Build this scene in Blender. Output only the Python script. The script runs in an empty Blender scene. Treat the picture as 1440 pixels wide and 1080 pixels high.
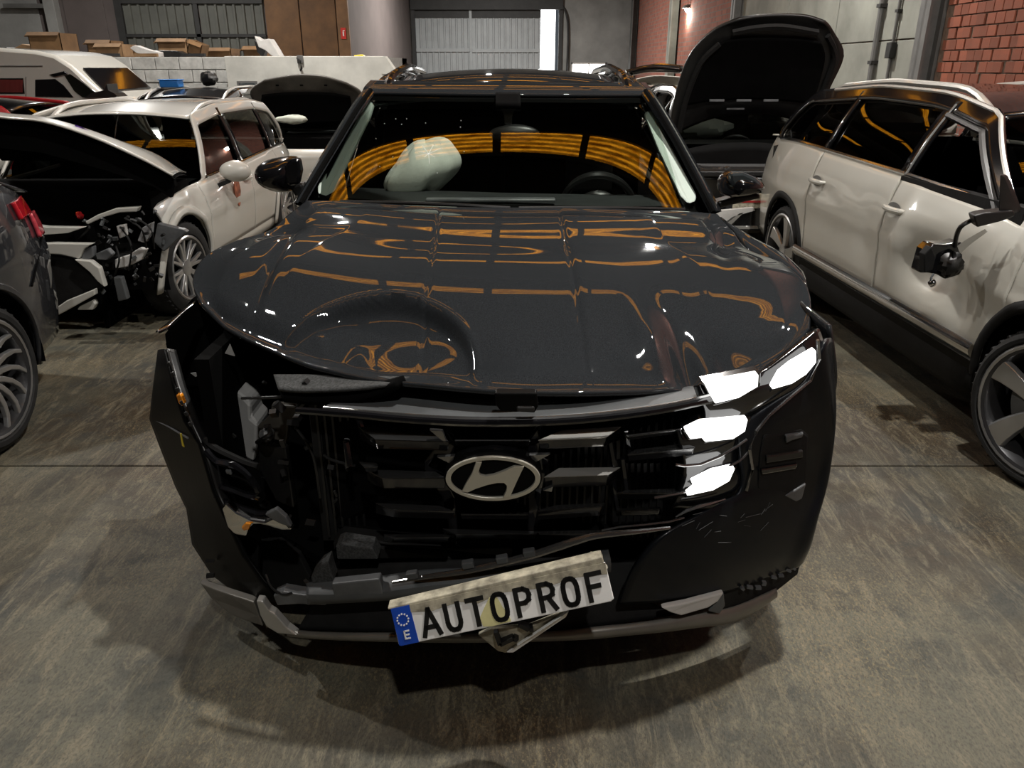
import bpy, bmesh, math, random
from mathutils import Vector, Matrix
R = math.radians
S = bpy.context.scene
COL = S.collection
random.seed(7)

# ------------------------------------------------------------------ camera
CH, FPX, PITCH = 1.65, 1082.0, R(22.35)
cd = bpy.data.cameras.new('camera'); cam = bpy.data.objects.new('camera', cd); COL.objects.link(cam)
cd.sensor_width = 36; cd.lens = FPX/1440*36; cd.clip_start = .05; cd.clip_end = 200
cam.location = (0, 0, CH); cam.rotation_euler = (math.pi/2-PITCH, 0, 0)
S.camera = cam
S.view_settings.view_transform = 'Standard'; S.view_settings.look = 'None'
S.view_settings.exposure = 0.0; S.view_settings.gamma = 1; S.view_settings.use_curve_mapping = False

# ------------------------------------------------------------------ world and lights
w = bpy.data.worlds.new('world'); S.world = w; w.use_nodes = True
w.node_tree.nodes['Background'].inputs[0].default_value = (.55, .62, .7, 1)
w.node_tree.nodes['Background'].inputs[1].default_value = .12
CEIL = 6.6
def lamp(x, y, z, power, size=.19, col=(1, .97, .92), spread=180):
    l = bpy.data.lights.new('bay_lamp', 'AREA'); l.shape = 'DISK'; l.size = size; l.energy = power; l.color = col; l.spread = R(spread)
    o = bpy.data.objects.new('bay_lamp', l); COL.objects.link(o); o.location = (x, y, z)
    return o
LAMPS = [(1.5, 2.3, 6.1, 310), (-5.4, 4.4, 6.1, 210), (4.7, 5.2, 6.1, 190), (.6, -2.2, 6.1, 150), (-3.6, 11.8, 6.1, 420),
         (3.4, 13.5, 6.1, 430), (-9, 19, 6.1, 560), (-1, 31, 6.1, 1500)]
for a in LAMPS: lamp(*a)

def P(px, py, Y):
    """point of the photograph's pixel at world depth Y"""
    a = (px-720)/FPX; b = (540-py)/FPX
    d = Vector((a, math.cos(PITCH)+b*math.sin(PITCH), -math.sin(PITCH)+b*math.cos(PITCH)))
    return Vector((0, 0, CH)) + d*(Y/d.y)

# ------------------------------------------------------------------ materials
def nt(name):
    m = bpy.data.materials.new(name); m.use_nodes = True
    t = m.node_tree; b = t.nodes['Principled BSDF']
    return m, t, b
def mix_col(t, fac, a, b):
    n = t.nodes.new('ShaderNodeMix'); n.data_type = 'RGBA'
    if isinstance(fac, (int, float)): n.inputs[0].default_value = fac
    else: t.links.new(fac, n.inputs[0])
    for s, i in ((a, 6), (b, 7)):
        if isinstance(s, tuple): n.inputs[i].default_value = (*s, 1) if len(s) == 3 else s
        else: t.links.new(s, n.inputs[i])
    return n.outputs[2]
def noise(t, scale, detail=4, rough=.6, mapping=None, dist=0):
    n = t.nodes.new('ShaderNodeTexNoise'); n.inputs['Scale'].default_value = scale; n.inputs['Detail'].default_value = detail
    n.inputs['Roughness'].default_value = rough; n.inputs['Distortion'].default_value = dist
    if mapping: t.links.new(mapping, n.inputs['Vector'])
    return n.outputs[0]
def objco(t, scale=(1, 1, 1), rot=(0, 0, 0)):
    c = t.nodes.new('ShaderNodeTexCoord'); mp = t.nodes.new('ShaderNodeMapping')
    mp.inputs['Scale'].default_value = scale; mp.inputs['Rotation'].default_value = rot
    t.links.new(c.outputs['Object'], mp.inputs[0]); return mp.outputs[0]
def ramp(t, fac, lo, hi):
    n = t.nodes.new('ShaderNodeMapRange'); n.inputs[1].default_value = lo; n.inputs[2].default_value = hi
    t.links.new(fac, n.inputs[0]); return n.outputs[0]
def bump(t, b, h, strength=.3, dist=.01):
    n = t.nodes.new('ShaderNodeBump'); n.inputs['Strength'].default_value = strength; n.inputs['Distance'].default_value = dist
    t.links.new(h, n.inputs['Height']); t.links.new(n.outputs[0], b.inputs['Normal'])
def simple(name, col, rough=.5, metal=0, coat=0, var=.0, vscale=8, bmp=0, spec=.5):
    m, t, b = nt(name)
    b.inputs['Roughness'].default_value = rough; b.inputs['Metallic'].default_value = metal
    b.inputs['Coat Weight'].default_value = coat; b.inputs['Coat Roughness'].default_value = .04
    b.inputs['Specular IOR Level'].default_value = spec
    co = objco(t); n = noise(t, vscale, 5, .6, co)
    dark = tuple(c*(1-var) for c in col); lite = tuple(min(1, c*(1+var)) for c in col)
    t.links.new(mix_col(t, ramp(t, n, .3, .7), dark, lite), b.inputs['Base Color'])
    if bmp: bump(t, b, noise(t, vscale*6, 4, .6, co), bmp, .004)
    return m
def flake(name, col, metal=.5, rough=.38):
    m, t, b = nt(name)
    co = objco(t); n = noise(t, 900, 1, .5, co)
    t.links.new(mix_col(t, ramp(t, n, .45, .75), tuple(c*.75 for c in col), tuple(c*1.9 for c in col)), b.inputs['Base Color'])
    b.inputs['Metallic'].default_value = metal; b.inputs['Roughness'].default_value = rough; b.inputs['Specular IOR Level'].default_value = 0
    b.inputs['Coat Weight'].default_value = 1; b.inputs['Coat Roughness'].default_value = .025
    return m
def emis(name, col, s):
    m = bpy.data.materials.new(name); m.use_nodes = True; t = m.node_tree; t.nodes.clear()
    e = t.nodes.new('ShaderNodeEmission'); o = t.nodes.new('ShaderNodeOutputMaterial')
    e.inputs[0].default_value = (*col, 1); e.inputs[1].default_value = s; t.links.new(e.outputs[0], o.inputs[0]); return m
def glass(name, tint=(.25, .28, .27), ior=1.6):
    m = bpy.data.materials.new(name); m.use_nodes = True; t = m.node_tree; t.nodes.clear()
    o = t.nodes.new('ShaderNodeOutputMaterial'); tr = t.nodes.new('ShaderNodeBsdfTransparent'); g = t.nodes.new('ShaderNodeBsdfGlossy')
    f = t.nodes.new('ShaderNodeFresnel'); mx = t.nodes.new('ShaderNodeMixShader')
    tr.inputs[0].default_value = (*tint, 1); g.inputs['Roughness'].default_value = .005; f.inputs[0].default_value = ior
    t.links.new(f.outputs[0], mx.inputs[0]); t.links.new(tr.outputs[0], mx.inputs[1]); t.links.new(g.outputs[0], mx.inputs[2])
    t.links.new(mx.outputs[0], o.inputs[0]); return m

M = {}
M['paint_grey'] = flake('graphite_paint', (.020, .0222, .0245), .06, .5)
M['paint_lower'] = simple('dark_bumper_paint', (.007, .008, .010), .3, 0, .18, .15, 6, 0, .12)
M['torn_black'] = simple('torn_black_plastic', (.004, .004, .004), .4, 0, 0, .3, 8, .1, .05)
M['paint_grey2'] = flake('dark_grey_paint', (.03, .032, .037))
M['paint_black'] = simple('black_paint', (.008, .008, .009), .25, 0, 1, .1)
M['paint_white'] = simple('white_paint', (.54, .53, .485), .35, 0, 1, .03, 3)
M['paint_pearl'] = simple('pearl_white_paint', (.50, .485, .43), .33, .05, 1, .03, 3)
M['paint_red'] = simple('red_paint', (.33, .012, .014), .3, .1, 1, .05)
M['gloss_black'] = simple('gloss_black_plastic', (.006, .006, .007), .12, 0, .6, .2)
M['satin_black'] = simple('satin_black_plastic', (.012, .012, .012), .38, 0, 0, .3, 12)
M['matte_black'] = simple('matte_black_plastic', (.009, .009, .009), .75, 0, 0, .3, 20, .2, .25)
M['void_black'] = simple('black_trim_and_shade', (.003, .003, .003), .95, 0, 0, .2, 10, 0, .05)  # near-black for trim, and for the shade inside cabins, bays and arches
M['grey_plastic'] = simple('grey_plastic', (.075, .08, .083), .5, 0, 0, .25, 6)
M['mid_plastic'] = simple('worn_grey_plastic', (.11, .115, .12), .45, 0, 0, .35, 9, .2)
M['foam'] = simple('grainy_grey_foam', (.055, .057, .057), .85, 0, 0, .6, 160, .6, .3)
M['chrome'] = simple('chrome', (.72, .72, .72), .12, 1, 0, .05)
M['bar_chrome'] = simple('dark_chrome', (.30, .30, .30), .22, .9, .3, .1)
M['silver'] = simple('silver_lacquer', (.50, .49, .46), .35, .5, .5, .05)
M['skid_silver'] = simple('dull_silver_lip', (.20, .19, .17), .42, .5, 0, .15, 6)
M['badge_silver'] = simple('badge_satin_silver', (.60, .58, .50), .32, .55, 0, .04)
M['alloy'] = simple('machined_alloy', (.50, .50, .50), .28, .85, .2, .08)
M['alloy_dark'] = simple('dark_alloy', (.04, .04, .042), .35, .5, .3, .1)
M['rubber'] = simple('tyre_rubber', (.014, .014, .014), .7, 0, 0, .3, 14, .2, .3)
M['tank'] = simple('milky_plastic_tank', (.50, .50, .49), .5, 0, 0, .15, 7, .1)
M['carrier'] = simple('taupe_plastic', (.065, .06, .05), .55, 0, 0, .25, 9)
M['amber'] = simple('amber_reflector', (.75, .26, .02), .2, 0, .5, .2, 30)
M['red_lens'] = simple('red_lamp_lens', (.42, .01, .02), .12, 0, 1, .3, 20)
M['clear_lens'] = simple('clear_lamp_lens', (.45, .45, .46), .1, .4, 1, .3, 20)
M['headliner'] = simple('grey_green_pillar_trim', (.52, .60, .54), .7, 0, 0, .06, 4)
M['dash'] = simple('charcoal_dashboard', (.02, .023, .023), .6, 0, 0, .3, 6)
M['airbag'] = simple('airbag_cloth', (.62, .66, .58), .85, 0, 0, .1, 9, .3)
M['glass'] = glass('windscreen_glass', (.86, .90, .86), 1.7)
M['glass_dark'] = glass('privacy_glass', (.06, .06, .06), 1.6)
M['glass_mid'] = glass('car_glass', (.35, .37, .36), 1.6)
M['glass_black'] = glass('tinted_black_glass', (.012, .012, .012), 1.55)
M['mirror_glass'] = simple('mirror_back_grey', (.05, .06, .065), .2, .2, 1, .1)
M['led'] = emis('lit_headlamp', (1, .99, .96), 3.2)
M['daylight'] = emis('daylight_white', (1, 1, .98), 7)
M['lampglow'] = emis('lamp_glow', (1, .95, .85), 40)
M['plate_white'] = simple('plate_white', (.86, .86, .84), .4, 0, .2, .1, 12)
M['plate_dirty'] = simple('dirty_plate', (.36, .33, .25), .6, 0, 0, .6, 28)
M['plate_blue'] = simple('plate_blue', (.008, .06, .42), .4, 0, .2, .1, 12)
M['ink'] = simple('black_ink', (.006, .006, .006), .45)
M['yellow'] = simple('yellow_ink', (.8, .62, .05), .5)
M['cardboard'] = simple('cardboard', (.20, .112, .048), .8, 0, 0, .25, 4)
M['cardboard2'] = simple('pale_cardboard', (.28, .17, .085), .8, 0, 0, .25, 4)
M['junk_white'] = simple('white_plastic_sheet', (.55, .54, .52), .6, 0, 0, .15, 5)
M['blue_box'] = simple('blue_plastic', (.015, .16, .5), .4, 0, 0, .1)
M['plaster'] = simple('white_plaster', (.52, .52, .48), .85, 0, 0, .18, 2.0, .2)
M['block'] = simple('whitewashed_block', (.43, .43, .41), .9, 0, 0, .28, 6, .5)
M['mortar_white'] = simple('pale_mortar', (.30, .30, .29), .95, 0, 0, .2, 9, .4)
M['panel_grey'] = simple('concrete_panel', (.235, .24, .21), .8, 0, 0, .25, 1.2, .2)
M['concrete'] = simple('grey_concrete_wall', (.27, .27, .26), .9, 0, 0, .25, .8, .2)
M['concrete_dk'] = simple('dark_concrete_wall', (.14, .125, .11), .9, 0, 0, .25, .8, .2)
M['roof_dark'] = simple('dark_roof_deck', (.010, .010, .010), .8, 0, 0, .2, 1)
M['mauve'] = simple('mauve_wall', (.10, .082, .078), .85, 0, 0, .15, 1)
M['steel'] = simple('grey_steel', (.16, .16, .155), .5, .3, 0, .2, 3)
M['steel_dk'] = simple('dark_steel', (.03, .03, .03), .6, .2, 0, .2, 3)
M['sheet'] = simple('grey_corrugated_sheet', (.33, .35, .36), .5, .1, 0, .1, 2)
M['sheet_dk'] = simple('dim_corrugated_sheet', (.10, .102, .09), .6, .1, 0, .15, 2)
M['wood'] = simple('brown_wood_panel', (.145, .070, .024), .6, 0, 0, .3, 2)
M['wood_lt'] = simple('tan_wood_post', (.20, .105, .045), .6, 0, 0, .2, 3)
M['sign_red'] = simple('red_sign', (.62, .03, .02), .5)
M['mortar'] = simple('grey_mortar', (.17, .12, .09), .95, 0, 0, .35, 14, .6)
def brickmat(name, base):
    m, t, b = nt(name)
    oi = t.nodes.new('ShaderNodeObjectInfo'); co = objco(t)
    c = mix_col(t, oi.outputs['Random'], tuple(x*.68 for x in base), tuple(min(1, x*1.3) for x in base))
    c2 = mix_col(t, ramp(t, noise(t, 9, 5, .65, co), .35, .75), c, (.20, .08, .05))
    t.links.new(c2, b.inputs['Base Color']); b.inputs['Roughness'].default_value = .85
    bump(t, b, noise(t, 60, 4, .6, co), .5, .004)
    return m
M['brick'] = brickmat('red_clay_brick', (.27, .078, .042))
def brickwall():
    m, t, b = nt('far_brickwork')
    c = t.nodes.new('ShaderNodeTexCoord'); mp = t.nodes.new('ShaderNodeMapping'); mp.inputs['Rotation'].default_value = (R(90), 0, R(90))
    sp = t.nodes.new('ShaderNodeSeparateXYZ'); cb = t.nodes.new('ShaderNodeCombineXYZ')
    t.links.new(c.outputs['Object'], sp.inputs[0]); t.links.new(sp.outputs[1], cb.inputs[0]); t.links.new(sp.outputs[2], cb.inputs[1])
    n = t.nodes.new('ShaderNodeTexBrick'); n.inputs['Scale'].default_value = 1; n.inputs['Brick Width'].default_value = .19; n.inputs['Row Height'].default_value = .135
    n.inputs['Mortar Size'].default_value = .013
    n.inputs['Color1'].default_value = (.30, .095, .06, 1); n.inputs['Color2'].default_value = (.20, .06, .04, 1); n.inputs['Mortar'].default_value = (.16, .12, .10, 1)
    t.links.new(cb.outputs[0], n.inputs['Vector']); t.links.new(n.outputs[0], b.inputs['Base Color']); b.inputs['Roughness'].default_value = .9
    return m
M['brick_far'] = brickwall()
def floormat():
    m, t, b = nt('worn_concrete_floor')
    g = t.nodes.new('ShaderNodeNewGeometry').outputs['Position']
    def mp(scale, rot):
        n = t.nodes.new('ShaderNodeMapping'); n.inputs['Scale'].default_value = scale; n.inputs['Rotation'].default_value = (0, 0, R(rot))
        t.links.new(g, n.inputs[0]); return n.outputs[0]
    big = noise(t, .9, 6, .62, mp((1, 1, 1), 0), .4); mid = noise(t, 2.6, 6, .65, mp((1, 1.6, 1), 35), .6)
    streak = noise(t, 16, 8, .78, mp((1, .22, 1), -52), 1.4); fine = noise(t, 130, 6, .85, mp((1, .55, 1), -48)); speck = noise(t, 105, 6, .85, mp((1, .6, 1), 30), .3)
    c = mix_col(t, ramp(t, big, .42, .58), (.128, .122, .090), (.054, .042, .028))
    c = mix_col(t, ramp(t, mid, .46, .72), c, (.045, .050, .047))
    f1 = t.nodes.new('ShaderNodeMath'); f1.operation = 'MULTIPLY'; t.links.new(ramp(t, streak, .48, .68), f1.inputs[0]); f1.inputs[1].default_value = .9
    c = mix_col(t, f1.outputs[0], c, (.235, .205, .14))
    f2 = t.nodes.new('ShaderNodeMath'); f2.operation = 'MULTIPLY'; t.links.new(ramp(t, speck, .50, .66), f2.inputs[0]); t.links.new(ramp(t, noise(t, 1.3, 3, .5, mp((1, 1, 1), 80)), .46, .62), f2.inputs[1])
    c = mix_col(t, f2.outputs[0], c, (.30, .235, .125))
    f3 = t.nodes.new('ShaderNodeMath'); f3.operation = 'MULTIPLY'; t.links.new(ramp(t, fine, .47, .66), f3.inputs[0]); f3.inputs[1].default_value = .85
    c = mix_col(t, f3.outputs[0], c, (.030, .027, .022))
    t.links.new(c, b.inputs['Base Color']); t.links.new(mix_col(t, ramp(t, mid, .3, .7), (.42,)*3, (.68,)*3), b.inputs['Roughness'])
    b.inputs['Specular IOR Level'].default_value = .4
    ad = t.nodes.new('ShaderNodeMath'); t.links.new(streak, ad.inputs[0]); t.links.new(fine, ad.inputs[1])
    bump(t, b, ad.outputs[0], .5, .005)
    return m
M['floor'] = floormat()
def skymat():
    m = bpy.data.materials.new('amber_rooflight'); m.use_nodes = True; t = m.node_tree; t.nodes.clear()
    o = t.nodes.new('ShaderNodeOutputMaterial'); e = t.nodes.new('ShaderNodeEmission')
    co = objco(t, (1, 1, 1)); n = noise(t, 5, 5, .7, objco(t, (.5, 2.5, 1)))
    c = mix_col(t, ramp(t, n, .36, .62), (.32, .09, .002), (1, .40, .02))
    t.links.new(c, e.inputs[0])
    wv = t.nodes.new('ShaderNodeTexWave'); wv.bands_direction = 'Y'; wv.inputs['Scale'].default_value = 2.9; wv.inputs['Distortion'].default_value = .6
    wv.inputs['Detail'].default_value = 1
    t.links.new(co, wv.inputs[0])
    pw = t.nodes.new('ShaderNodeMath'); pw.operation = 'POWER'; t.links.new(wv.outputs['Fac'], pw.inputs[0]); pw.inputs[1].default_value = 2.0
    mr = t.nodes.new('ShaderNodeMapRange'); mr.inputs[3].default_value = 1.3; mr.inputs[4].default_value = 5.5; t.links.new(pw.outputs[0], mr.inputs[0])
    t.links.new(mr.outputs[0], e.inputs[1]); t.links.new(e.outputs[0], o.inputs[0]); return m
M['sky'] = skymat()

# ------------------------------------------------------------------ mesh helpers
INV = Matrix.Identity(4)          # from the world to the current thing's own axes, when its points are given in the world
def setoff(v, rz=0):
    m = Matrix.Rotation(rz, 4, 'Z'); m.translation = Vector(v)
    for i, r in enumerate(m.inverted()): INV[i] = r
def O(name, vf, mat, parent=None, smooth=35, solid=0, bevel=0, subd=0, label=None, kind=None, off=True, so=-1, boff=0):
    vs, fs = vf
    me = bpy.data.meshes.new(name)
    me.from_pydata([tuple(INV @ Vector(v)) if off else tuple(v) for v in vs], [], fs); me.validate()
    bm = bmesh.new(); bm.from_mesh(me); bmesh.ops.remove_doubles(bm, verts=bm.verts, dist=1e-5)
    bmesh.ops.recalc_face_normals(bm, faces=bm.faces) if not solid else None
    bm.to_mesh(me); bm.free()
    mats = mat if isinstance(mat, (list, tuple)) else [mat]
    for x in mats: me.materials.append(M[x] if isinstance(x, str) else x)
    if smooth:
        for p in me.polygons: p.use_smooth = True
        me.set_sharp_from_angle(angle=R(smooth))
    o = bpy.data.objects.new(name, me); COL.objects.link(o)
    if parent: o.parent = parent
    if subd:
        d = o.modifiers.new('s', 'SUBSURF'); d.levels = d.render_levels = subd
    if solid:
        d = o.modifiers.new('t', 'SOLIDIFY'); d.thickness = solid; d.offset = so
    if bevel:
        d = o.modifiers.new('b', 'BEVEL'); d.width = bevel; d.segments = 2; d.limit_method = 'ANGLE'; d.angle_limit = R(40)
    if label: o['label'] = label
    if kind: o['kind'] = kind
    return o
def thing(name, label, cat, loc=(0, 0, 0), rotz=0, group=None):
    o = bpy.data.objects.new(name, None); COL.objects.link(o); o.empty_display_size = .2
    o.location = loc; o.rotation_euler = (0, 0, rotz); o['label'] = label; o['category'] = cat
    if group: o['group'] = group
    return o
def tag(o, label, cat, group=None):
    o['label'] = label; o['category'] = cat
    if group: o['group'] = group
    return o
def join(*vfs):
    vs, fs = [], []
    for v, f in vfs:
        n = len(vs); vs += [Vector(x) for x in v]; fs += [tuple(i+n for i in g) for g in f]
    return vs, fs
def grid(fn, nu, nv, closeu=False):
    vs = [fn(i/(nu), j/(nv)) for i in range(nu+1) for j in range(nv+1)]
    fs = [(i*(nv+1)+j, (i+1)*(nv+1)+j, (i+1)*(nv+1)+j+1, i*(nv+1)+j+1) for i in range(nu) for j in range(nv)]
    return vs, fs
def box(c, s, rot=None):
    c = Vector(c); h = Vector(s)/2
    m = rot if rot is not None else Matrix.Identity(3)
    vs = [c + m @ Vector((x*h.x, y*h.y, z*h.z)) for x in (-1, 1) for y in (-1, 1) for z in (-1, 1)]
    return vs, [(0, 1, 3, 2), (4, 6, 7, 5), (0, 4, 5, 1), (2, 3, 7, 6), (0, 2, 6, 4), (1, 5, 7, 3)]
def bx(x0, x1, y0, y1, z0, z1): return box(((x0+x1)/2, (y0+y1)/2, (z0+z1)/2), (x1-x0, y1-y0, z1-z0))
def rotm(x=0, y=0, z=0): return Matrix.Rotation(R(z), 3, 'Z') @ Matrix.Rotation(R(y), 3, 'Y') @ Matrix.Rotation(R(x), 3, 'X')
def cat(pts, n):
    """Catmull-Rom through pts (tuples), n samples per span"""
    out = []
    p = [Vector(q) for q in pts]
    for i in range(len(p)-1):
        a = p[max(i-1, 0)]; b = p[i]; c = p[i+1]; d = p[min(i+2, len(p)-1)]
        for k in range(n):
            t = k/n
            out.append(.5*((2*b)+(c-a)*t+(2*a-5*b+4*c-d)*t*t+(3*b-a-3*c+d)*t**3))
    out.append(p[-1]); return out
def at(pts, u):
    """point at u in 0..1 along pts by arc length"""
    L = [0]
    for a, b in zip(pts, pts[1:]): L.append(L[-1]+(b-a).length)
    x = u*L[-1]
    for i in range(len(pts)-1):
        if x <= L[i+1] or i == len(pts)-2:
            d = L[i+1]-L[i]; return pts[i].lerp(pts[i+1], 0 if d == 0 else (x-L[i])/d)
def tube(pts, r, n=8, cap=True):
    pts = [Vector(p) for p in pts]; vs, fs = [], []
    rr = r if isinstance(r, (list, tuple)) else [r]*len(pts)
    up = Vector((0, 0, 1))
    for i, p in enumerate(pts):
        d = (pts[min(i+1, len(pts)-1)]-pts[max(i-1, 0)]).normalized()
        a = d.cross(up)
        if a.length < .05: a = d.cross(Vector((1, 0, 0)))
        a.normalize(); b = d.cross(a)
        for k in range(n):
            t = 2*math.pi*k/n; vs.append(p+(a*math.cos(t)+b*math.sin(t))*rr[i])
    for i in range(len(pts)-1):
        for k in range(n): fs.append((i*n+k, i*n+(k+1) % n, (i+1)*n+(k+1) % n, (i+1)*n+k))
    if cap: fs += [tuple(range(n))[::-1], tuple(range((len(pts)-1)*n, len(pts)*n))]
    return vs, fs
def prism(pts, ext):
    """polygon of world points pushed along ext"""
    pts = [Vector(p) for p in pts]; n = len(pts); e = Vector(ext)
    vs = pts+[p+e for p in pts]
    return vs, [tuple(range(n))]+[tuple(range(2*n-1, n-1, -1))]+[(i, i+n, (i+1) % n+n, (i+1) % n) for i in range(n)]
def lathe(prof, n, c=(0, 0, 0), axis='X'):
    """prof [(axial, radius)] about axis"""
    vs, fs = [], []; c = Vector(c)
    for a, r in prof:
        for k in range(n):
            t = 2*math.pi*k/n
            v = Vector((a, r*math.cos(t), r*math.sin(t))) if axis == 'X' else (Vector((r*math.cos(t), r*math.sin(t), a)) if axis == 'Z' else Vector((r*math.cos(t), a, r*math.sin(t))))
            vs.append(c+v)
    for i in range(len(prof)-1):
        for k in range(n): fs.append((i*n+k, i*n+(k+1) % n, (i+1)*n+(k+1) % n, (i+1)*n+k))
    return vs, fs
def rows_patch(rows, n=6, m=6):
    """smooth sheet through rows of points (rows of equal length)"""
    rr = [cat(r, n) for r in rows]
    cols = [cat([r[k] for r in rr], m) for k in range(len(rr[0]))]
    nu, nv = len(cols)-1, len(cols[0])-1
    vs = [cols[i][j] for i in range(nu+1) for j in range(nv+1)]
    fs = [(i*(nv+1)+j, (i+1)*(nv+1)+j, (i+1)*(nv+1)+j+1, i*(nv+1)+j+1) for i in range(nu) for j in range(nv)]
    return vs, fs
def blob(c, r, seed=0, amp=.15, n=14, m=10, squash=(1, 1, 1)):
    rnd = random.Random(seed); ph = [rnd.uniform(0, 6) for _ in range(6)]
    def f(u, v):
        t = u*2*math.pi; p = (v-.5)*math.pi
        k = 1+amp*(math.sin(3*t+ph[0])*math.cos(2*p+ph[1])+.6*math.sin(5*t+ph[2]+4*p))
        return Vector(c)+Vector((r*k*math.cos(p)*math.cos(t)*squash[0], r*k*math.cos(p)*math.sin(t)*squash[1], r*k*math.sin(p)*squash[2]))
    return grid(f, n, m)
def lerp_tab(tab, s):
    if s <= tab[0][0]: return tab[0][1]
    for (a, x), (b, y) in zip(tab, tab[1:]):
        if s <= b:
            t = (s-a)/(b-a); return x+(y-x)*t
    return tab[-1][1]
def smooth_tab(tab, s):
    # smoothed table: average over a small window
    return sum(lerp_tab(tab, s+d) for d in (-.12, -.06, 0, .06, .12))/5
def text_mesh(txt, size, depth):
    cu = bpy.data.curves.new('text', 'FONT'); cu.body = txt; cu.size = size; cu.extrude = depth; cu.align_x = 'CENTER'; cu.align_y = 'CENTER'
    ob = bpy.data.objects.new('text', cu); COL.objects.link(ob)
    me = bpy.data.meshes.new_from_object(ob.evaluated_get(bpy.context.evaluated_depsgraph_get()))
    bpy.data.objects.remove(ob)
    r = [v.co.copy() for v in me.vertices], [tuple(p.vertices) for p in me.polygons]
    bpy.data.meshes.remove(me); return r
# ------------------------------------------------------------------ the hall
XR, XL, YB, YF = 5.72, -16.5, 40.0, -7.0
def struct(name, vf, mat, parent=None, **k):
    o = O(name, vf, mat, parent, **k)
    if not parent: o['kind'] = 'structure'
    return o
floor = struct('floor', bx(XL, XR, YF, YB, -.12, -.02), 'steel_dk', smooth=0)
yj = [-6.995, -1.75, 3.05, 7.85, 12.65, 20, 30, 39.995]
for a, b in zip(yj, yj[1:]):
    O('floor_slab', bx(XL+.01, XR-.01, a+.006, b-.006, -.02, 0), 'floor', floor, smooth=0, bevel=.004)
ceil = struct('ceiling', bx(XL, XR, YF, YB, CEIL, CEIL+.15), 'roof_dark', smooth=0)
STRIPS = [1.4, 6.4, 11.0, 14.6, 18.4, 23.0, 29]
for y in STRIPS:
    for k in range(6):
        x0 = -5.9+k*1.9
        O('rooflight_sheet', bx(x0+.09, x0+1.81, y-.27, y+.27, CEIL-.05, CEIL-.02), 'sky', ceil, smooth=0)
    O('rooflight_frame', join(bx(-7.6, 5.6, y-.37, y-.27, CEIL-.1, CEIL), bx(-7.6, 5.6, y+.27, y+.37, CEIL-.1, CEIL)), 'steel_dk', ceil, smooth=0)
for k in range(8):
    y = -5+k*6.2
    O('roof_beam', join(bx(XL, XR, y-.12, y+.12, CEIL-.12, CEIL-.09), bx(XL, XR, y-.02, y+.02, CEIL-.4, CEIL-.12), bx(XL, XR, y-.12, y+.12, CEIL-.43, CEIL-.4)), 'steel_dk', ceil, smooth=0)
struct('wall_left', bx(XL-.15, XL, YF, 24.6, 0, CEIL), 'concrete_dk', smooth=0)
struct('wall_front', bx(XL, XR, YF-.15, YF, 0, CEIL), 'roof_dark', smooth=0)

# right wall: brick, concrete panels, brick again
wr = struct('wall_right', join(bx(XR+.02, XR+.22, YF, 11.25, 0, CEIL), bx(XR+.03, XR+.22, 11.25, 21.4, 0, CEIL)), 'mortar', smooth=0)
def WY(px, z=1.8): return (XR*FPX/(px-720)-(CH-z)*math.sin(PITCH))/math.cos(PITCH)
bmesh_brick = None
rows = 0
z = 1.19
while z < 2.9:
    y = 7.2+(.0925 if rows % 2 else 0)
    while y < 11.0:
        y1 = min(y+.172, 11.2)
        d = random.uniform(-.006, .006); tilt = random.uniform(-.003, .003)
        if bmesh_brick is None or y1-y < .17:
            o = O('brick', bx(XR+d, XR+.05, -(y1-y)/2, (y1-y)/2, -.06, .06), 'brick', wr, smooth=0, bevel=.004)
            if y1-y > .17: bmesh_brick = o
        else:
            o = bmesh_brick.copy(); COL.objects.link(o); o.parent = wr; o.rotation_euler = (tilt*3, 0, tilt*2)
        o.location = (d, (y+y1)/2, z+.06)
        y += .185
    z += .135; rows += 1
O('brick_facing', join(bx(XR, XR+.04, YF, 7.18, 0, CEIL), bx(XR, XR+.04, 7.18, 11.2, 0, 1.175), bx(XR, XR+.04, 7.18, 11.2, 2.95, CEIL), bx(XR-.02, XR+.2, 21.45, YB, 0, CEIL)), 'brick_far', wr, smooth=0)
pan = [(11.62, 12.55), (12.57, 14.9), (14.92, 17.6), (17.62, 21.1)]
for a, b in pan:
    O('wall_panel', bx(XR-.02, XR+.05, a, b-.02, 0, 2.02), 'panel_grey', wr, smooth=0, bevel=.006)
    O('wall_panel', bx(XR-.02, XR+.05, a, b-.02, 2.04, CEIL), 'panel_grey', wr, smooth=0, bevel=.006)
def pilaster(y, wd, dep, mat):
    return O('pilaster', join(bx(XR-dep, XR-dep+.03, y-wd/2, y+wd/2, 0, CEIL), bx(XR-dep, XR+.03, y-.03, y+.03, 0, CEIL), bx(XR-.02, XR+.03, y-wd/2, y+wd/2, 0, CEIL)), mat, wr, smooth=0)
pilaster(11.42, .28, .2, 'steel'); pilaster(21.3, .35, .22, 'steel'); pilaster(29.2, .5, .3, 'panel_grey'); pilaster(38.6, .6, .3, 'steel')
t = thing('conduit_pipe', 'grey conduit pipe with black junction box on the pale wall panels', 'pipe', (XR-.06, 12.5, 0))
setoff(t.location)
O('pipe', tube([(XR-.06, 12.5, .0), (XR-.06, 12.5, 5)], .025), 'steel', t)
O('junction_box', bx(XR-.12, XR-.03, 12.42, 12.58, 1.78, 2.0), 'satin_black', t, bevel=.01)
O('pipe_clip', join(bx(XR-.09, XR-.02, 12.45, 12.55, 1.4, 1.44), bx(XR-.09, XR-.02, 12.45, 12.55, 2.4, 2.44)), 'steel_dk', t)
t = thing('drain_pipe', 'thick dull drain pipe beside the conduit on pale wall panels', 'pipe', (XR-.08, 13.05, 0))
setoff(t.location)
O('pipe', tube([(XR-.08, 13.05, .0), (XR-.08, 13.05, 5)], .045), 'steel', t)
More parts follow.
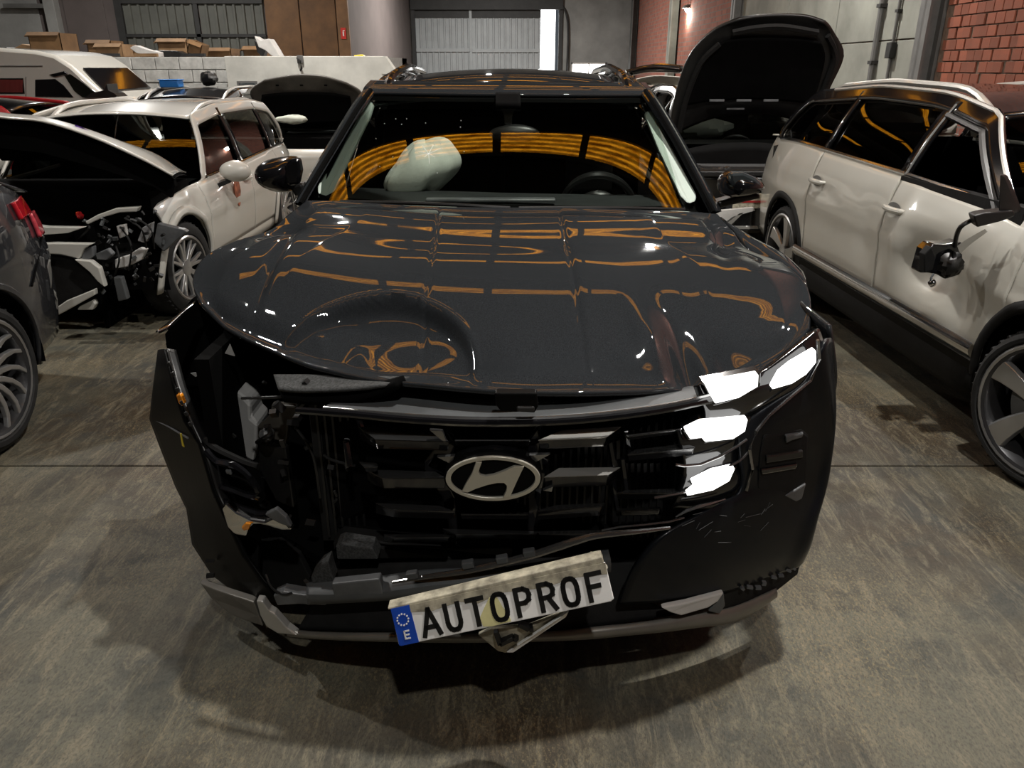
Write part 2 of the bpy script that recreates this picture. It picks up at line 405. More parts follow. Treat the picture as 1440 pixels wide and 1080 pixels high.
O('pipe_clip', join(bx(XR-.13, XR-.02, 12.98, 13.12, 1.7, 1.75), bx(XR-.13, XR-.02, 12.98, 13.12, 2.5, 2.55)), 'steel_dk', t)
setoff((0, 0, 0))
# lamp on the far brick
lp = P(968, 12, 27.5)
t = thing('wall_lamp', 'small glowing wall lamp on the far red brickwork', 'lamp', (lp.x, lp.y, lp.z)); setoff(lp)
O('arm', tube([lp+Vector((.0, 0, .1)), lp+Vector((.2, 0, .16)), Vector((XR, lp.y, lp.z+.16))], .025), 'steel_dk', t)
O('shade', lathe([(.12, .06), (.08, .16), (.02, .2), (.0, .2)], 16, lp, 'Z'), 'steel', t)
O('bulb', blob(lp-Vector((0, 0, .02)), .11, 1, 0), 'lampglow', t)
setoff((0, 0, 0))
l = bpy.data.lights.new('wall_lamp_light', 'POINT'); l.energy = 90; l.shadow_soft_size = .12; l.color = (1, .92, .8)
lo = bpy.data.objects.new('wall_lamp_light', l); COL.objects.link(lo); lo.location = lp-Vector((.1, 0, .25))

# back of the hall
bk = struct('wall_back', join(bx(-8, P(583, 50, YB).x, YB, YB+.2, 0, CEIL), bx(P(787, 50, YB).x, XR+.3, YB, YB+.2, 0, P(800, 106, YB).z),
     bx(P(787, 50, YB).x, P(803, 95, YB).x, YB, YB+.2, P(800, 106, YB).z, CEIL), bx(P(853, 95, YB).x, XR+.3, YB, YB+.2, P(800, 106, YB).z, CEIL),
     bx(P(803, 95, YB).x, P(853, 95, YB).x, YB, YB+.2, P(800, 88, YB).z, CEIL), bx(P(583, 50, YB).x, P(787, 50, YB).x, YB, YB+.2, P(700, 4, YB).z, CEIL)), 'concrete', smooth=0)
def corr(x0, x1, y, z0, z1, pitch, dep):
    n = max(2, int((x1-x0)/pitch)); vs = []
    prof = []
    for i in range(n):
        a = x0+(x1-x0)*i/n; p = (x1-x0)/n
        prof += [(a, 0), (a+p*.62, 0), (a+p*.7, -dep), (a+p*.92, -dep)]
    prof.append((x1, 0))
    vs = [(a, y+d, zz) for a, d in prof for zz in (z0, z1)]
    return vs, [(2*i, 2*i+2, 2*i+3, 2*i+1) for i in range(len(prof)-1)]
dx0, dx1, dxs = P(583, 50, YB).x, P(787, 50, YB).x, P(760, 50, YB).x
dzt = P(700, 5, YB).z; dsp = P(700, 14, YB).z
door = struct('door_1', join(bx(dx0-.12, dx0+.06, YB-.15, YB, 0, dzt+.1), bx(dx1-.06, dx1+.12, YB-.15, YB, 0, dzt+.1), bx(dx0-.12, dx1+.12, YB-.25, YB, dsp, dzt+.2)), 'steel_dk', smooth=0)
xm = P(662, 50, YB).x
O('door_leaf', corr(dx0+.06, xm-.05, YB+.05, 0, dsp, .27, .04), 'sheet', door, smooth=0, solid=.01)
O('door_leaf', corr(xm+.05, dxs, YB+.05, 0, dsp, .27, .04), 'sheet', door, smooth=0, solid=.01)
O('crossbar', join(bx(dx0+.06, xm-.05, YB-.05, YB+.03, 2.35, 2.5), bx(xm+.05, dxs, YB-.05, YB+.03, 2.33, 2.48), bx(xm-.06, xm+.06, YB-.05, YB+.05, 0, dsp)), 'sheet', door, smooth=0)
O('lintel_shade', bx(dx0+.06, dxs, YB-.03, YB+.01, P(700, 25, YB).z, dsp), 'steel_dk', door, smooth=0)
w1 = struct('door_gap_daylight', bx(dxs+.02, P(781, 50, YB).x, YB+.3, YB+.32, 0, P(770, 13, YB).z), 'daylight', smooth=0)  # glowing sheet standing for daylight through the open door gap
wx0, wx1, wz0, wz1 = P(803, 95, YB).x, P(853, 95, YB).x, P(800, 106, YB).z, P(800, 88, YB).z
w2 = struct('window_2', join(bx(wx0, wx0+.07, YB-.04, YB+.1, wz0, wz1), bx(wx1-.07, wx1, YB-.04, YB+.1, wz0, wz1), bx(wx0, wx1, YB-.04, YB+.1, wz1-.07, wz1), bx(wx0, wx1, YB-.04, YB+.1, wz0, wz0+.07), bx((wx0+wx1)/2-.03, (wx0+wx1)/2+.03, YB-.03, YB+.1, wz0, wz1)), 'silver', smooth=0)
for a, b in ((wx0+.07, (wx0+wx1)/2-.03), ((wx0+wx1)/2+.03, wx1-.07)):
    O('pane', bx(a, b, YB+.12, YB+.14, wz0+.06, wz1-.06), 'daylight', w2, smooth=0)
JX = -4.8
struct('wall_jog', bx(JX-.2, JX, 24.6, YB, 0, CEIL), 'mauve', smooth=0)
YL = 24.6
bl = struct('wall_back_left', bx(XL, JX, YL, YL+.2, 0, CEIL), 'mauve', smooth=0)
def bp(px): return P(px, 40, YL).x
O('wood_panel', bx(bp(376), bp(423), YL-.06, YL, 0, CEIL), 'wood', bl, smooth=0, bevel=.01)
O('wood_panel', bx(bp(424.5), bp(474), YL-.06, YL, 0, CEIL), 'wood', bl, smooth=0, bevel=.01)
O('wood_post', bx(bp(476), bp(492), YL-.14, YL, 0, CEIL), 'wood_lt', bl, smooth=0, bevel=.01)
O('corrugated_sheet', corr(bp(178), bp(276), YL-.02, 0, CEIL, .24, .05), 'sheet_dk', bl, smooth=0, solid=.01)
O('corrugated_sheet', corr(bp(284), bp(374), YL-.02, 0, CEIL, .24, .05), 'sheet_dk', bl, smooth=0, solid=.01)
O('steel_frame', join(bx(bp(168), bp(178), YL-.12, YL, 0, CEIL), bx(bp(277), bp(283), YL-.1, YL, 0, CEIL), bx(bp(178), bp(374), YL-.1, YL-.04, P(200, 48, YL).z-.08, P(200, 48, YL).z), bx(bp(178), bp(374), YL-.12, YL-.03, P(200, 2, YL).z-.06, P(200, 2, YL).z+.1)), 'steel_dk', bl, smooth=0)
O('wall_panel', bx(bp(96), bp(152), YL-.04, YL, 0, CEIL), 'mauve', bl, smooth=0, bevel=.01)
O('wall_panel', bx(bp(-60), bp(60), YL-.04, YL, 0, CEIL), 'concrete', bl, smooth=0, bevel=.01)
O('pilaster', bx(bp(75), bp(90), YL-.3, YL, 0, CEIL), 'concrete', bl, smooth=0, bevel=.01)
O('roof_bracket', join(bx(bp(20), bp(75), YL-.3, YL-.05, P(30, 12, YL).z, P(30, 6, YL).z)), 'steel', bl, smooth=0)
sp_ = P(483, 47, YL-.16)
t = thing('extinguisher_sign', 'small red and white extinguisher sign on the tan wooden post', 'sign', sp_); setoff(sp_)
O('sign_board', box(sp_, (.15, .012, .30)), 'sign_red', t, smooth=0, bevel=.004)
O('pictogram', join(box(sp_+Vector((0, -.008, -.01)), (.035, .006, .12)), box(sp_+Vector((.012, -.008, .075)), (.05, .006, .02))), 'plate_white', t, smooth=0)
setoff((0, 0, 0))
def cable(name, pts, r, label):
    tag(O(name, tube(cat(pts, 6), r), 'steel_dk'), label, 'cable')
cable('wall_cable', [P(550, 110, 37), P(549, 40, 37), P(551, 12, 37), P(560, -8, 37)], .05, 'dark cable looping down the wall left of the corrugated door')
cable('wall_cable', [P(797, 105, 39.8), P(799, 50, 39.8), P(796, 18, 39.8), P(783, 0, 39.8), P(770, -8, 39.8)], .05, 'dark cable curving over the right corner of the corrugated door')

# low annex with whitewashed front, junk on its roof
AY = 14.0; az = P(300, 80, AY).z
ax0, axm, ax1 = P(-200, 90, AY).x, P(325, 90, AY).x, P(541, 90, AY-.3).x
an = struct('wall_annex', join(bx(ax0, axm, AY+.04, AY+.25, 0, az), bx(ax0, ax1, AY+.25, AY+2.6, az-.12, az), bx(ax1-.12, ax1, AY-.2, AY+2.6, 0, az)), 'mortar_white', smooth=0)
bw, bh = .40, .2
zz = az-bh; r_ = 0
while zz > .35:
    x = ax0+2.2+(.2 if r_ % 2 else 0)
    while x < axm-.03:
        x1 = min(x+bw-.012, axm)
        O('block', bx(x, x1, AY+random.uniform(-.008, .008), AY+.05, zz+.006, zz+bh-.006), 'block', an, smooth=0, bevel=.008)
        x += bw
    zz -= bh; r_ += 1
O('plaster_panel', bx(axm, ax1, AY-.3, AY+.06, 0, P(430, 79, AY-.3).z), 'plaster', an, smooth=0, bevel=.01)
q = [P(541, 83, AY-.3), P(552, 97, AY-.3)]
O('sloped_coping', prism([P(536, 80, AY-.31), P(541, 79, AY-.31), P(556, 100, AY-.31), P(548, 104, AY-.31), P(536, 104, AY-.31)], (0, .3, 0)), 'plaster', an, smooth=0)
w3 = struct('window_3', bx(P(334, 118, AY-.31).x, P(362, 118, AY-.31).x, AY-.34, AY-.3, P(340, 142, AY-.31).z, P(340, 114, AY-.31).z), 'steel', smooth=0)
O('pane', bx(P(337, 118, AY-.31).x, P(359, 118, AY-.31).x, AY-.35, AY-.33, P(340, 139, AY-.31).z, P(340, 117, AY-.31).z), 'mirror_glass', w3, smooth=0)
hb = P(422, 88, AY-.34)
t = thing('wall_bracket', 'small dark metal bracket hanging on the white annex front', 'bracket', hb); setoff(hb)
O('plate', box(hb+Vector((0, .02, .05)), (.1, .02, .12)), 'steel', t, bevel=.005); O('hook', tube([hb+Vector((-.04, 0, .07)), hb+Vector((.02, -.06, .03)), hb+Vector((.03, -.05, -.09)), hb+Vector((.0, -.03, -.12))], .018), 'steel_dk', t)
setoff((0, 0, 0))
def carton(x0, x1, y0, y1, label, mat='cardboard', rz=0, dep=.5, tilt=0, dy=0, grp='cardboard boxes on the annex roof'):
    """open or shut carton seen at these pixels, standing on the annex roof"""
    Y = AY+.35+dy
    a = P(x0, y1, Y); b = P(x1, y0, Y); wd = b.x-a.x; h = max(.06, b.z-az)
    t = thing('cardboard_box', label, 'box', ((a.x+b.x)/2, Y+dep/2, az), R(rz), grp)
    k = .012
    setoff((0, 0, 0)); rm = rotm(y=tilt)
    body = join(box((0, 0, k/2), (wd, dep, k)), box((-wd/2+k/2, 0, h/2), (k, dep, h)), box((wd/2-k/2, 0, h/2), (k, dep, h)), box((0, -dep/2+k/2, h/2), (wd, k, h)), box((0, dep/2-k/2, h/2), (wd, k, h)))
    up = Vector((0, 0, abs(math.sin(R(tilt)))*wd/2))
    O('carton_body', ([rm @ Vector(v)+up for v in body[0]], body[1]), mat, t, smooth=0)
    fl = [box((0, -dep/2-.04, h-.02), (wd, .1, k), rotm(x=35)), box((-wd/2-.03, 0, h-.03), (.1, dep, k), rotm(y=-40))]
    for f in fl: O('flap', ([rm @ Vector(v)+up for v in f[0]], f[1]), mat, t, smooth=0)
    return t
carton(45, 83, 46, 78, 'tall brown carton behind the white van roof', 'cardboard', 0, .6, 0, .8)
carton(125, 155, 57, 78, 'brown carton leftmost in the row on annex roof', 'cardboard', 0, .5, 0, .75)
carton(137, 172, 62, 79, 'low pale carton overlapping the leftmost carton', 'cardboard2', -4, .35, 0, .2)
carton(170, 192, 64, 80, 'small brown carton left of the white plastic sheet', 'cardboard', 0, .3, 0, .8)
carton(224, 262, 55, 78, 'open brown carton right of the white sheet', 'cardboard2', 0, .5, 0, .75)
carton(263, 279, 62, 79, 'narrow brown carton leaning over at a slant', 'cardboard', 0, .35, 20, .1)
carton(288, 324, 68, 81, 'flat orange brown carton near the annex corner', 'cardboard', 0, .5, 0, .75)
carton(343, 372, 66, 78, 'shallow dark brown carton by the wooden panel', 'cardboard', 0, .5, 0, .8)
def junk(name, label, cat_, pts, mat, ext=(0, .35, 0), Y=AY+.3):
    g = [P(x, y, Y) for x, y in pts]; lo = min(p.z for p in g)
    for p in g: p.z += az-lo if True else 0
    return tag(O(name, prism(g, ext), mat, smooth=0, bevel=.01), label, cat_)
junk('plastic_sheet', 'crumpled white plastic sheet among the cartons', 'sheet', [(181, 60), (188, 56), (205, 62), (222, 66), (223, 73), (205, 71), (190, 67)], 'junk_white', (0, .2, 0), AY+.36)
junk('orange_bag', 'orange netting bundle left above the van roof', 'bundle', [(15, 48), (26, 42), (38, 44), (43, 60), (20, 62)], 'cardboard2', Y=AY+1.7)
junk('black_bag', 'black refuse bag behind the van roof', 'bag', [(-5, 50), (4, 46), (9, 50), (11, 62), (-5, 62)], 'satin_black', Y=AY+1.7)
junk('broken_board', 'black broken board lying under the cartons', 'board', [(196, 72), (224, 70), (250, 71), (256, 74), (254, 80), (196, 80)], 'satin_black', (0, .25, 0), AY+.7)
junk('scrap_frame', 'black and white scrap part propped beside the wooden panel', 'scrap', [(357, 46), (366, 52), (378, 50), (388, 66), (393, 75), (384, 76), (372, 66), (363, 62)], 'junk_white', (0, .3, 0))
junk('upright_cover', 'dark upright cover behind the propped scrap', 'cover', [(356, 45), (364, 50), (372, 60), (368, 70), (360, 62)], 'satin_black', (0, .2, 0), AY+.8)
junk('yellow_bottle', 'tiny yellow and white bottle on the annex edge', 'bottle', [(497, 77), (509, 76), (512, 79), (499, 80)], 'yellow', (0, .2, 0), AY+.5)
for x, lb, m_ in ((108, 'pale offcut on the annex edge below the tall carton', 'cardboard'), (150, 'dark offcut on the annex edge in front of the low pale carton', 'steel_dk'), (205, 'tan offcut on the annex edge under the white sheet', 'cardboard2'), (272, 'dark offcut on the annex edge in front of the slanting carton', 'steel_dk')):
    p = P(x, 77, AY+.13); p.z = az+.03
    tag(O('wood_offcut', box(p, (.42, .06, .05), rotm(z=x % 17-8)), m_, smooth=0), lb, 'offcut', 'offcuts on the annex edge')
# ------------------------------------------------------------------ cars: a body built from its own measures
def wheel(parent, c, side, R_, wd, rim, spokes, style, steer=0, mats=('alloy', 'alloy_dark'), tread=True):
    """c: hub centre (local), side -1/+1 = which way the outside face looks"""
    rot = rotm(z=steer)
    def tr(vf): return [rot @ Vector(v)+Vector(c) for v in vf[0]], vf[1]
    h = wd/2
    prof = [(-h*.8, rim), (-h, rim+.02), (-h*1.02, (rim+R_)/2), (-h*.85, R_-.015), (-h*.5, R_), (h*.5, R_), (h*.85, R_-.015), (h*1.02, (rim+R_)/2), (h, rim+.02), (h*.8, rim)]
    w = O('wheel', tr(lathe(prof, 48)), 'rubber', parent, off=False)
    if tread:
        vf = []
        for k in range(44):
            a = 2*math.pi*k/44
            for s in (-1, 1): vf.append(box(Vector((s*h*.5, (R_-.0105)*math.cos(a), (R_-.0105)*math.sin(a))), (h*.52, .018, .016), Matrix.Rotation(a, 3, 'X') @ Matrix.Rotation(s*.35, 3, 'Y')))
        O('tread', tr(join(*vf)), 'rubber', w, smooth=0, off=False, kind='stuff')
    f = side*h
    O('rim', tr(lathe([(f*.95, rim+.012), (f*1.0, rim), (f*.9, rim-.02), (f*.6, rim-.035), (-f*.7, rim-.03)], 40)), mats[1], w, off=False)
    O('brake_disc', tr(lathe([(f*.15, .01), (f*.15, rim*.72), (f*.05, rim*.72)], 28)), 'steel', w, off=False)
    O('wheel_well_disc', tr(lathe([(-f*.5, 0.002), (-f*.5, rim)], 24)), 'void_black', w, off=False)
    hub = lathe([(f*.45, .06), (f*.78, .055), (f*.84, .03), (f*.84, .002)], 20)
    O('rim_lip', tr(lathe([(f*.96, rim+.010), (f*1.01, rim+.002), (f*.98, rim-.008)], 40)), mats[0], w, off=False)
    O('hub_cap', tr(hub), mats[0], w, off=False)
    for k in range(spokes):
        a = 2*math.pi*k/spokes+.2
        vf = []
        if style == 'twin':
            for d in (-1, 1): vf.append(spoke(f, .05, rim-.012, .016, .011, d*.10, d*.17))
        elif style == 'blade':
            vf.append(spoke(f, .045, rim-.012, .026, .062, 0, .10))
        elif style == 'thin':
            vf.append(spoke(f, .05, rim-.012, .017, .013, 0, .32))
        else:
            vf.append(spoke(f, .05, rim-.012, .03, .022, 0, 0))
        v, fs = join(*vf); m = Matrix.Rotation(a, 3, 'X')
        O('spoke', tr(([m @ Vector(x) for x in v], fs)), mats[0] if not (style == 'blade' and k % 1) else mats[1], w, off=False, smooth=0, bevel=.004)
    return w
def spoke(f, r0, r1, w0, w1, a0, a1):
    vs = []
    n = 4
    for i in range(n+1):
        t = i/n; r = r0+(r1-r0)*t; w = w0+(w1-w0)*t; a = a0+(a1-a0)*t*t
        xf = f*(.74+.16*t); xb = f*(.5+.2*t)
        for sx, ww in ((xf, w*.8), (xb, w)):
            for d in (-1, 1):
                p = Vector((sx, r*math.sin(a)+d*ww*math.cos(a), r*math.cos(a)-d*ww*math.sin(a))); vs.append(p)
    fs = []
    for i in range(n):
        b = i*4; c = b+4
        fs += [(b, b+1, c+1, c), (b+2, c+2, c+3, b+3), (b, c, c+2, b+2), (b+1, b+3, c+3, c+1)]
    fs += [(0, 2, 3, 1), (n*4, n*4+1, n*4+3, n*4+2)]
    return vs, fs

class Car:
    def __init__(s, root, **k):
        d = dict(L=4.5, W=.92, wf=.9, wr=3.6, R=.34, Ra=.40, sill=.36, belt=[(0, .75), (.3, .85), (1.2, .98), (3.2, 1.02), (4.5, 1.05)],
                 roof=[(1.9, 1.42), (2.5, 1.52), (3.2, 1.52), (4.0, 1.44)], ws=1.15, wz=1.0, rs=1.95, re=3.9, wroof=.58, splits=(1.15, 2.3, 3.35),
                 dlow=4.35, dtop=3.95, front=.55, rear=None, tf=.32, tr=.22, tw=.055, paint='paint_grey2', roofpaint=None, glass='glass_dark', bulge=.05,
                 wheels=('fl', 'fr', 'rl', 'rr'), rim=.24, spokes=5, style='twin', wmats=('alloy', 'alloy_dark'), steer=0, dent=None, sides=(-1, 1), gl0=None, gl1=None,
                 clad='matte_black', wind=True, nohoodfront=False)
        d.update(k); s.__dict__.update(d); s.root = root; s.roofpaint = s.roofpaint or s.paint
        if s.rear is None: s.rear = s.L-.02
        if s.gl0 is None: s.gl0 = s.ws+.38
        if s.gl1 is None: s.gl1 = s.dlow-.45
    def hw(s, t):
        w = s.W; sf = 1.0
        if t < sf: w -= s.W*s.tf*((sf-t)/sf)**2.4
        e = s.L-1.0
        if t > e: w -= s.W*s.tr*((t-e)/1.0)**2.4
        return w
    def bz(s, t): return smooth_tab(s.belt, t)
    def rz(s, t): return smooth_tab(s.roof, t)
    def lat(s, t, z):
        zb = s.bz(t); q = (z-.25)/(zb-.25)
        return s.hw(t)-.075*max(0, (q-.66)/.34)**2-s.bulge*max(0, (.5-q)/.5)**2+.012*math.exp(-((q-.62)/.05)**2)
    def bot(s, t, base):
        z = base
        for wc in (s.wf, s.wr):
            d = abs(t-wc)
            if d < s.Ra: z = max(z, s.R+math.sqrt(max(0, s.Ra**2-d*d)))
        return z
    def loc(s, lat, t, z): return Vector((lat, t-s.L/2, z))
    def sidepanel(s, name, a, b, sd, base=None, mat=None, nv=16):
        base = s.sill if base is None else base
        ts = [a+(b-a)*i/60 for i in range(61)]
        for wc in (s.wf, s.wr):
            for e in (-1, 1):
                x = wc+e*s.Ra
                for q in (0, .006, .02, .05):
                    y = x-e*q
                    if a < y < b: ts.append(y)
        ts.sort()
        def f(u, v):
            t = ts[round(u*(len(ts)-1))]; zb = s.bz(t); z0 = min(s.bot(t, base), zb-.02); z = z0+(zb-z0)*v
            y = s.lat(t, z)
            if s.dent: y += s.dent(t, z, sd)
            return s.loc(sd*y, t, z)
        return O(name, grid(f, len(ts)-1, nv), mat or s.paint, s.root, solid=.012, off=False, so=(1 if sd < 0 else -1)*1)
    def build(s):
        r = s.root
        g = .004
        for sd in s.sides:
            a, b, c = s.splits
            s.sidepanel('fender', s.front, a-g, sd)
            s.sidepanel('front_door', a+g, b-g, sd)
            s.sidepanel('rear_door', b+g, c-g, sd)
            s.sidepanel('quarter_panel', c+g, s.rear, sd)
            # sill and arches
            def f(u, v):
                t = s.wf+s.Ra+.0+(s.wr-s.wf-2*s.Ra)*u; z = .2+(s.sill+.015-.2)*v
                return s.loc(sd*(s.lat(t, z)-.015+.02*math.sin(v*math.pi)), t, z)
            O('sill', grid(f, 12, 6), s.clad, r, solid=.015, off=False)
            for wc in (s.wf, s.wr):
                if wc < s.front-.2: continue
                def f(u, v):
                    an = math.pi*(1.12*u-.06); rad = s.Ra-.012+s.tw*v
                    t = wc+rad*math.cos(an); z = s.R+rad*math.sin(an)
                    return s.loc(sd*(s.lat(t, max(z, .25))+.012*math.sin(v*math.pi)+.004), t, z)
                O('arch_trim', grid(f, 28, 3), s.clad, r, solid=.012, off=False)
                def f(u, v):
                    an = math.pi*(1.1*u-.05)
                    return s.loc(sd*(s.lat(wc, .6)-.03-.42*v), wc+s.Ra*math.cos(an), s.R+s.Ra*math.sin(an))
                O('arch_liner', join(grid(f, 20, 2), box(s.loc(sd*(s.W-.5), wc, s.R), (.02, s.Ra*2, s.Ra*2))), 'void_black', r, off=False)
            s.greenhouse(sd)
            O('door_shade_lining', grid(lambda u, v: s.loc(sd*(s.hw(s.splits[0]+.1+(s.dlow-.25-s.splits[0])*u)-.13), s.splits[0]+.1+(s.dlow-.25-s.splits[0])*u, .45+(s.bz(s.splits[0]+.1+(s.dlow-.25-s.splits[0])*u)-.47)*v), 10, 2), 'void_black', r, solid=.02, off=False)  # black panel added inside the doors to keep the cabin dark
        s.top()
        for q in s.wheels:
            sd = -1 if q[1] == 'l' else 1; wc = s.wf if q[0] == 'f' else s.wr
            wheel(r, s.loc(sd*(s.W-.125), wc, s.R), sd, s.R, .22, s.rim, s.spokes, s.style, s.steer if q[0] == 'f' else 0, s.wmats)
        O('boot_lining', bx(-s.W+.2, s.W-.2, s.dlow-.24-s.L/2, s.dlow-.2-s.L/2, .45, s.bz(s.dlow)+.02), 'void_black', r, smooth=0, off=False)  # black partition added across the back, so the interior stays dark
        O('underbody', bx(-s.W+.32, s.W-.32, -s.L/2+.7, s.L/2-.35, .2, .42), 'void_black', r, smooth=0, off=False)
        O('cabin_floor', bx(-s.W+.12, s.W-.12, s.splits[0]-s.L/2, s.dlow-.2-s.L/2, .42, .5), 'void_black', r, smooth=0, off=False)
    def ztop(s, t):
        if t < s.rs: zz = s.bz(s.ws)+(s.rz(s.rs)-s.bz(s.ws))*max(0, (t-s.ws-.18))/(s.rs-s.ws-.18)
        elif t > s.dtop: zz = s.rz(s.dtop)+(s.bz(s.dlow)-s.rz(s.dtop))*(t-s.dtop)/(s.dlow-s.dtop)
        else: zz = s.rz(t)
        return zz-.035
    def glat(s, t, z):
        zb = s.bz(t); zr = s.rz(min(max(t, s.rs), s.dtop))
        q = (z-zb)/(max(zr-zb, .1)); b0 = s.hw(t)-.085
        return b0+(s.wroof-b0)*q+.02*math.sin(math.pi*max(0, min(1, q)))
    def greenhouse(s, sd):
        r = s.root
        def f(u, v):
            t = s.gl0+(s.gl1-s.gl0)*u; zb = s.bz(t)+.005; z = zb+(max(s.ztop(t)-.045, zb+.01)-zb)*v
            return s.loc(sd*(s.glat(t, z)-.012), t, z)
        ga, gb = s.splits[1]-.03, s.splits[1]+.03
        def seg(a, b):
            return grid(lambda u, v: f((a+(b-a)*u-s.gl0)/(s.gl1-s.gl0), v), 18, 6)
        cuts = [(s.gl0, ga), (gb, s.splits[2]-.02), (s.splits[2]+.02, s.gl1)]
        for a, b in cuts:
            if b-a > .1 and (sd, round(a, 2)) not in getattr(s, 'noglass', ()): O('side_window', seg(a, b), s.glass, r, off=False)
        # frame: A pillar, cant rail and D pillar in one sheet
        def f2(u, v):
            t = s.ws+.14+(s.dlow-s.ws-.14)*u
            zt = s.ztop(t)+.035; zl = max(s.bz(t), s.ztop(t)-.05)
            z = zl+(zt-zl)*v
            return s.loc(sd*(s.glat(t, z)+.004), t, z)
        O('window_frame', grid(f2, 60, 4), s.paint if not getattr(s, 'frame', None) else s.frame, r, solid=.02, off=False, so=0)
        for x, wd in ((s.splits[1], .05), (s.splits[2], .03)):
            if x < s.gl1: O('door_pillar', grid(lambda u, v: s.loc(sd*(s.glat(x, s.bz(x)+(s.ztop(x)-s.bz(x))*v)+.004), x+wd*(u*2-1), s.bz(x)+(s.ztop(x)-s.bz(x))*v), 2, 6), 'gloss_black', r, solid=.02, off=False, so=0)
        def f3(u, v):
            t = s.gl1+(s.dlow-s.gl1)*u; zl = s.bz(t); z = zl+max(.002, s.ztop(t)-zl)*v
            return s.loc(sd*(s.glat(t, z)+.002), t, z)
        O('rear_pillar', grid(f3, 12, 6), getattr(s, 'dpillar', None) or s.paint, r, solid=.015, off=False, so=0)
        # belt strip
        O('belt_trim', tube([s.loc(sd*(s.lat(t, s.bz(t))+.0), t, s.bz(t)+.004) for t in [s.gl0-.05+(s.dlow-.1-s.gl0)*i/20 for i in range(21)]], .011, 6), getattr(s, 'beltmat', 'chrome'), r, off=False)
    def top(s):
        r = s.root
        def f(u, v):
            t = s.rs+(s.re-s.rs)*u; x = v*2-1
            return s.loc(x*(s.wroof-.0), t+.05*x*x*(1-u), s.rz(t)-.045*x*x)
        O('roof', grid(f, 24, 16), s.roofpaint, r, solid=.02, off=False, so=0)
        if s.wind:
            O('windscreen', grid(s.windf, 16, 24), 'glass_mid', r, off=False)
        def f(u, v):
            x = v*2-1; t = s.re+(s.dlow+.02-s.re)*u; z = s.rz(s.re)-.02+(s.bz(s.dlow)-s.rz(s.re)+.02)*u
            return s.loc(x*(s.wroof+(s.hw(s.dlow)-.1-s.wroof)*u), t+.06*(1-x*x)+.05*math.sin(u*3.1), z-.03*x*x*(1-u))
        if not getattr(s, 'norear', False):
            O('rear_window', grid(f, 8, 12), s.glass, r, off=False)
            def f(u, v):
                x = v*2-1; z = s.bz(s.L)+.0-(s.bz(s.L)-.28)*u
                b = math.sin(min(1, u*1.3)*math.pi*.6)*.09
                return s.loc(x*(s.lat(s.rear, max(z, .3))), s.rear+(s.L-s.rear)+b*(1-abs(x)**3)-.02-(.16)*(abs(x)**4), z)
            O('tailgate', grid(f, 14, 24), s.paint, r, solid=.012, off=False)
            def f(u, v):
                x = v*2-1
                return s.loc(x*(s.hw(s.dlow)-.09+(s.hw(s.L)-s.hw(s.dlow)+.05)*u), s.dlow+(s.L-s.dlow)*u+.05*(1-x*x), s.bz(s.dlow)+(s.bz(s.L)-s.bz(s.dlow))*u+.01)
            O('tail_shelf', grid(f, 6, 12), s.paint, r, solid=.012, off=False)
        if not s.nohoodfront:
            O('hood', grid(s.hoodf, 20, 20), s.paint, r, solid=.012, off=False)
            s.fascia()
        O('dashboard', grid(lambda u, v: s.loc((v*2-1)*(s.W-.2), s.ws+.12+.45*u, s.wz-.06+.02*math.sin(u*3.1)-.28*max(0, u-.8)*5), 8, 8), 'dash', r, off=False)
        for sx in (-.38, .38):
            O('seat', join(rows_patch([[s.loc(sx+dx*.24, s.splits[1]-.42+.1*abs(dx), zz) for dx in (-1, -.5, .5, 1)] for zz in (.55, .8, 1.08)], 3, 3),
                           rows_patch([[s.loc(sx+dx*.11, s.splits[1]-.33+.03*abs(dx), zz) for dx in (-1, -.5, .5, 1)] for zz in (1.1, 1.2, 1.28)], 3, 3)), 'void_black', r, solid=.1, off=False)
    def windf(s, u, v):
        x = v*2-1
        t = s.ws+(s.rs-s.ws)*u+.2*x*x*(1-u)+.05*x*x*u
        z = s.wz+(s.rz(s.rs)-s.wz)*u-.045*x*x*u+.03*math.sin(u*math.pi)
        return s.loc(x*(s.hw(s.ws)-.1+(s.wroof-s.hw(s.ws)+.1)*u), t, z)
    def hoodf(s, u, v):
        x = v*2-1; t = s.hf()+(s.ws+.1-s.hf())*u
        tt = t+.22*x*x*(1-u)
        return s.loc(x*(s.hw(tt)-.09), tt, s.bz(tt)+.0+.06*(1-x*x)-.05*(1-u)**3)
    def hf(s): return .1
    def fascia(s):
        def f(u, v):
            x = v*2-1; z = .22+(s.bz(.1)-.22-.02)*u
            return s.loc(x*(s.hw(s.front)*.99), .02+(s.front)*abs(x)**3+.06*(1-u)*.0+.05*math.sin(u*2), z)
        O('front_bumper', grid(f, 16, 24), s.paint, s.root, solid=.012, off=False)
        def g(u0, u1, v0, v1): return grid(lambda u, v: f(u0+(u1-u0)*u, v0+(v1-v0)*v)+Vector((0, -.012, 0)), 8, 12)
        O('grille', g(.45, .85, .3, .7), 'gloss_black', s.root, solid=.01, off=False)
        for v0, v1 in ((.06, .26), (.74, .94)): O('headlamp', g(.68, .92, v0, v1), 'clear_lens', s.root, solid=.01, off=False)
        O('lower_grille', g(.06, .26, .15, .85), 'satin_black', s.root, solid=.01, off=False)
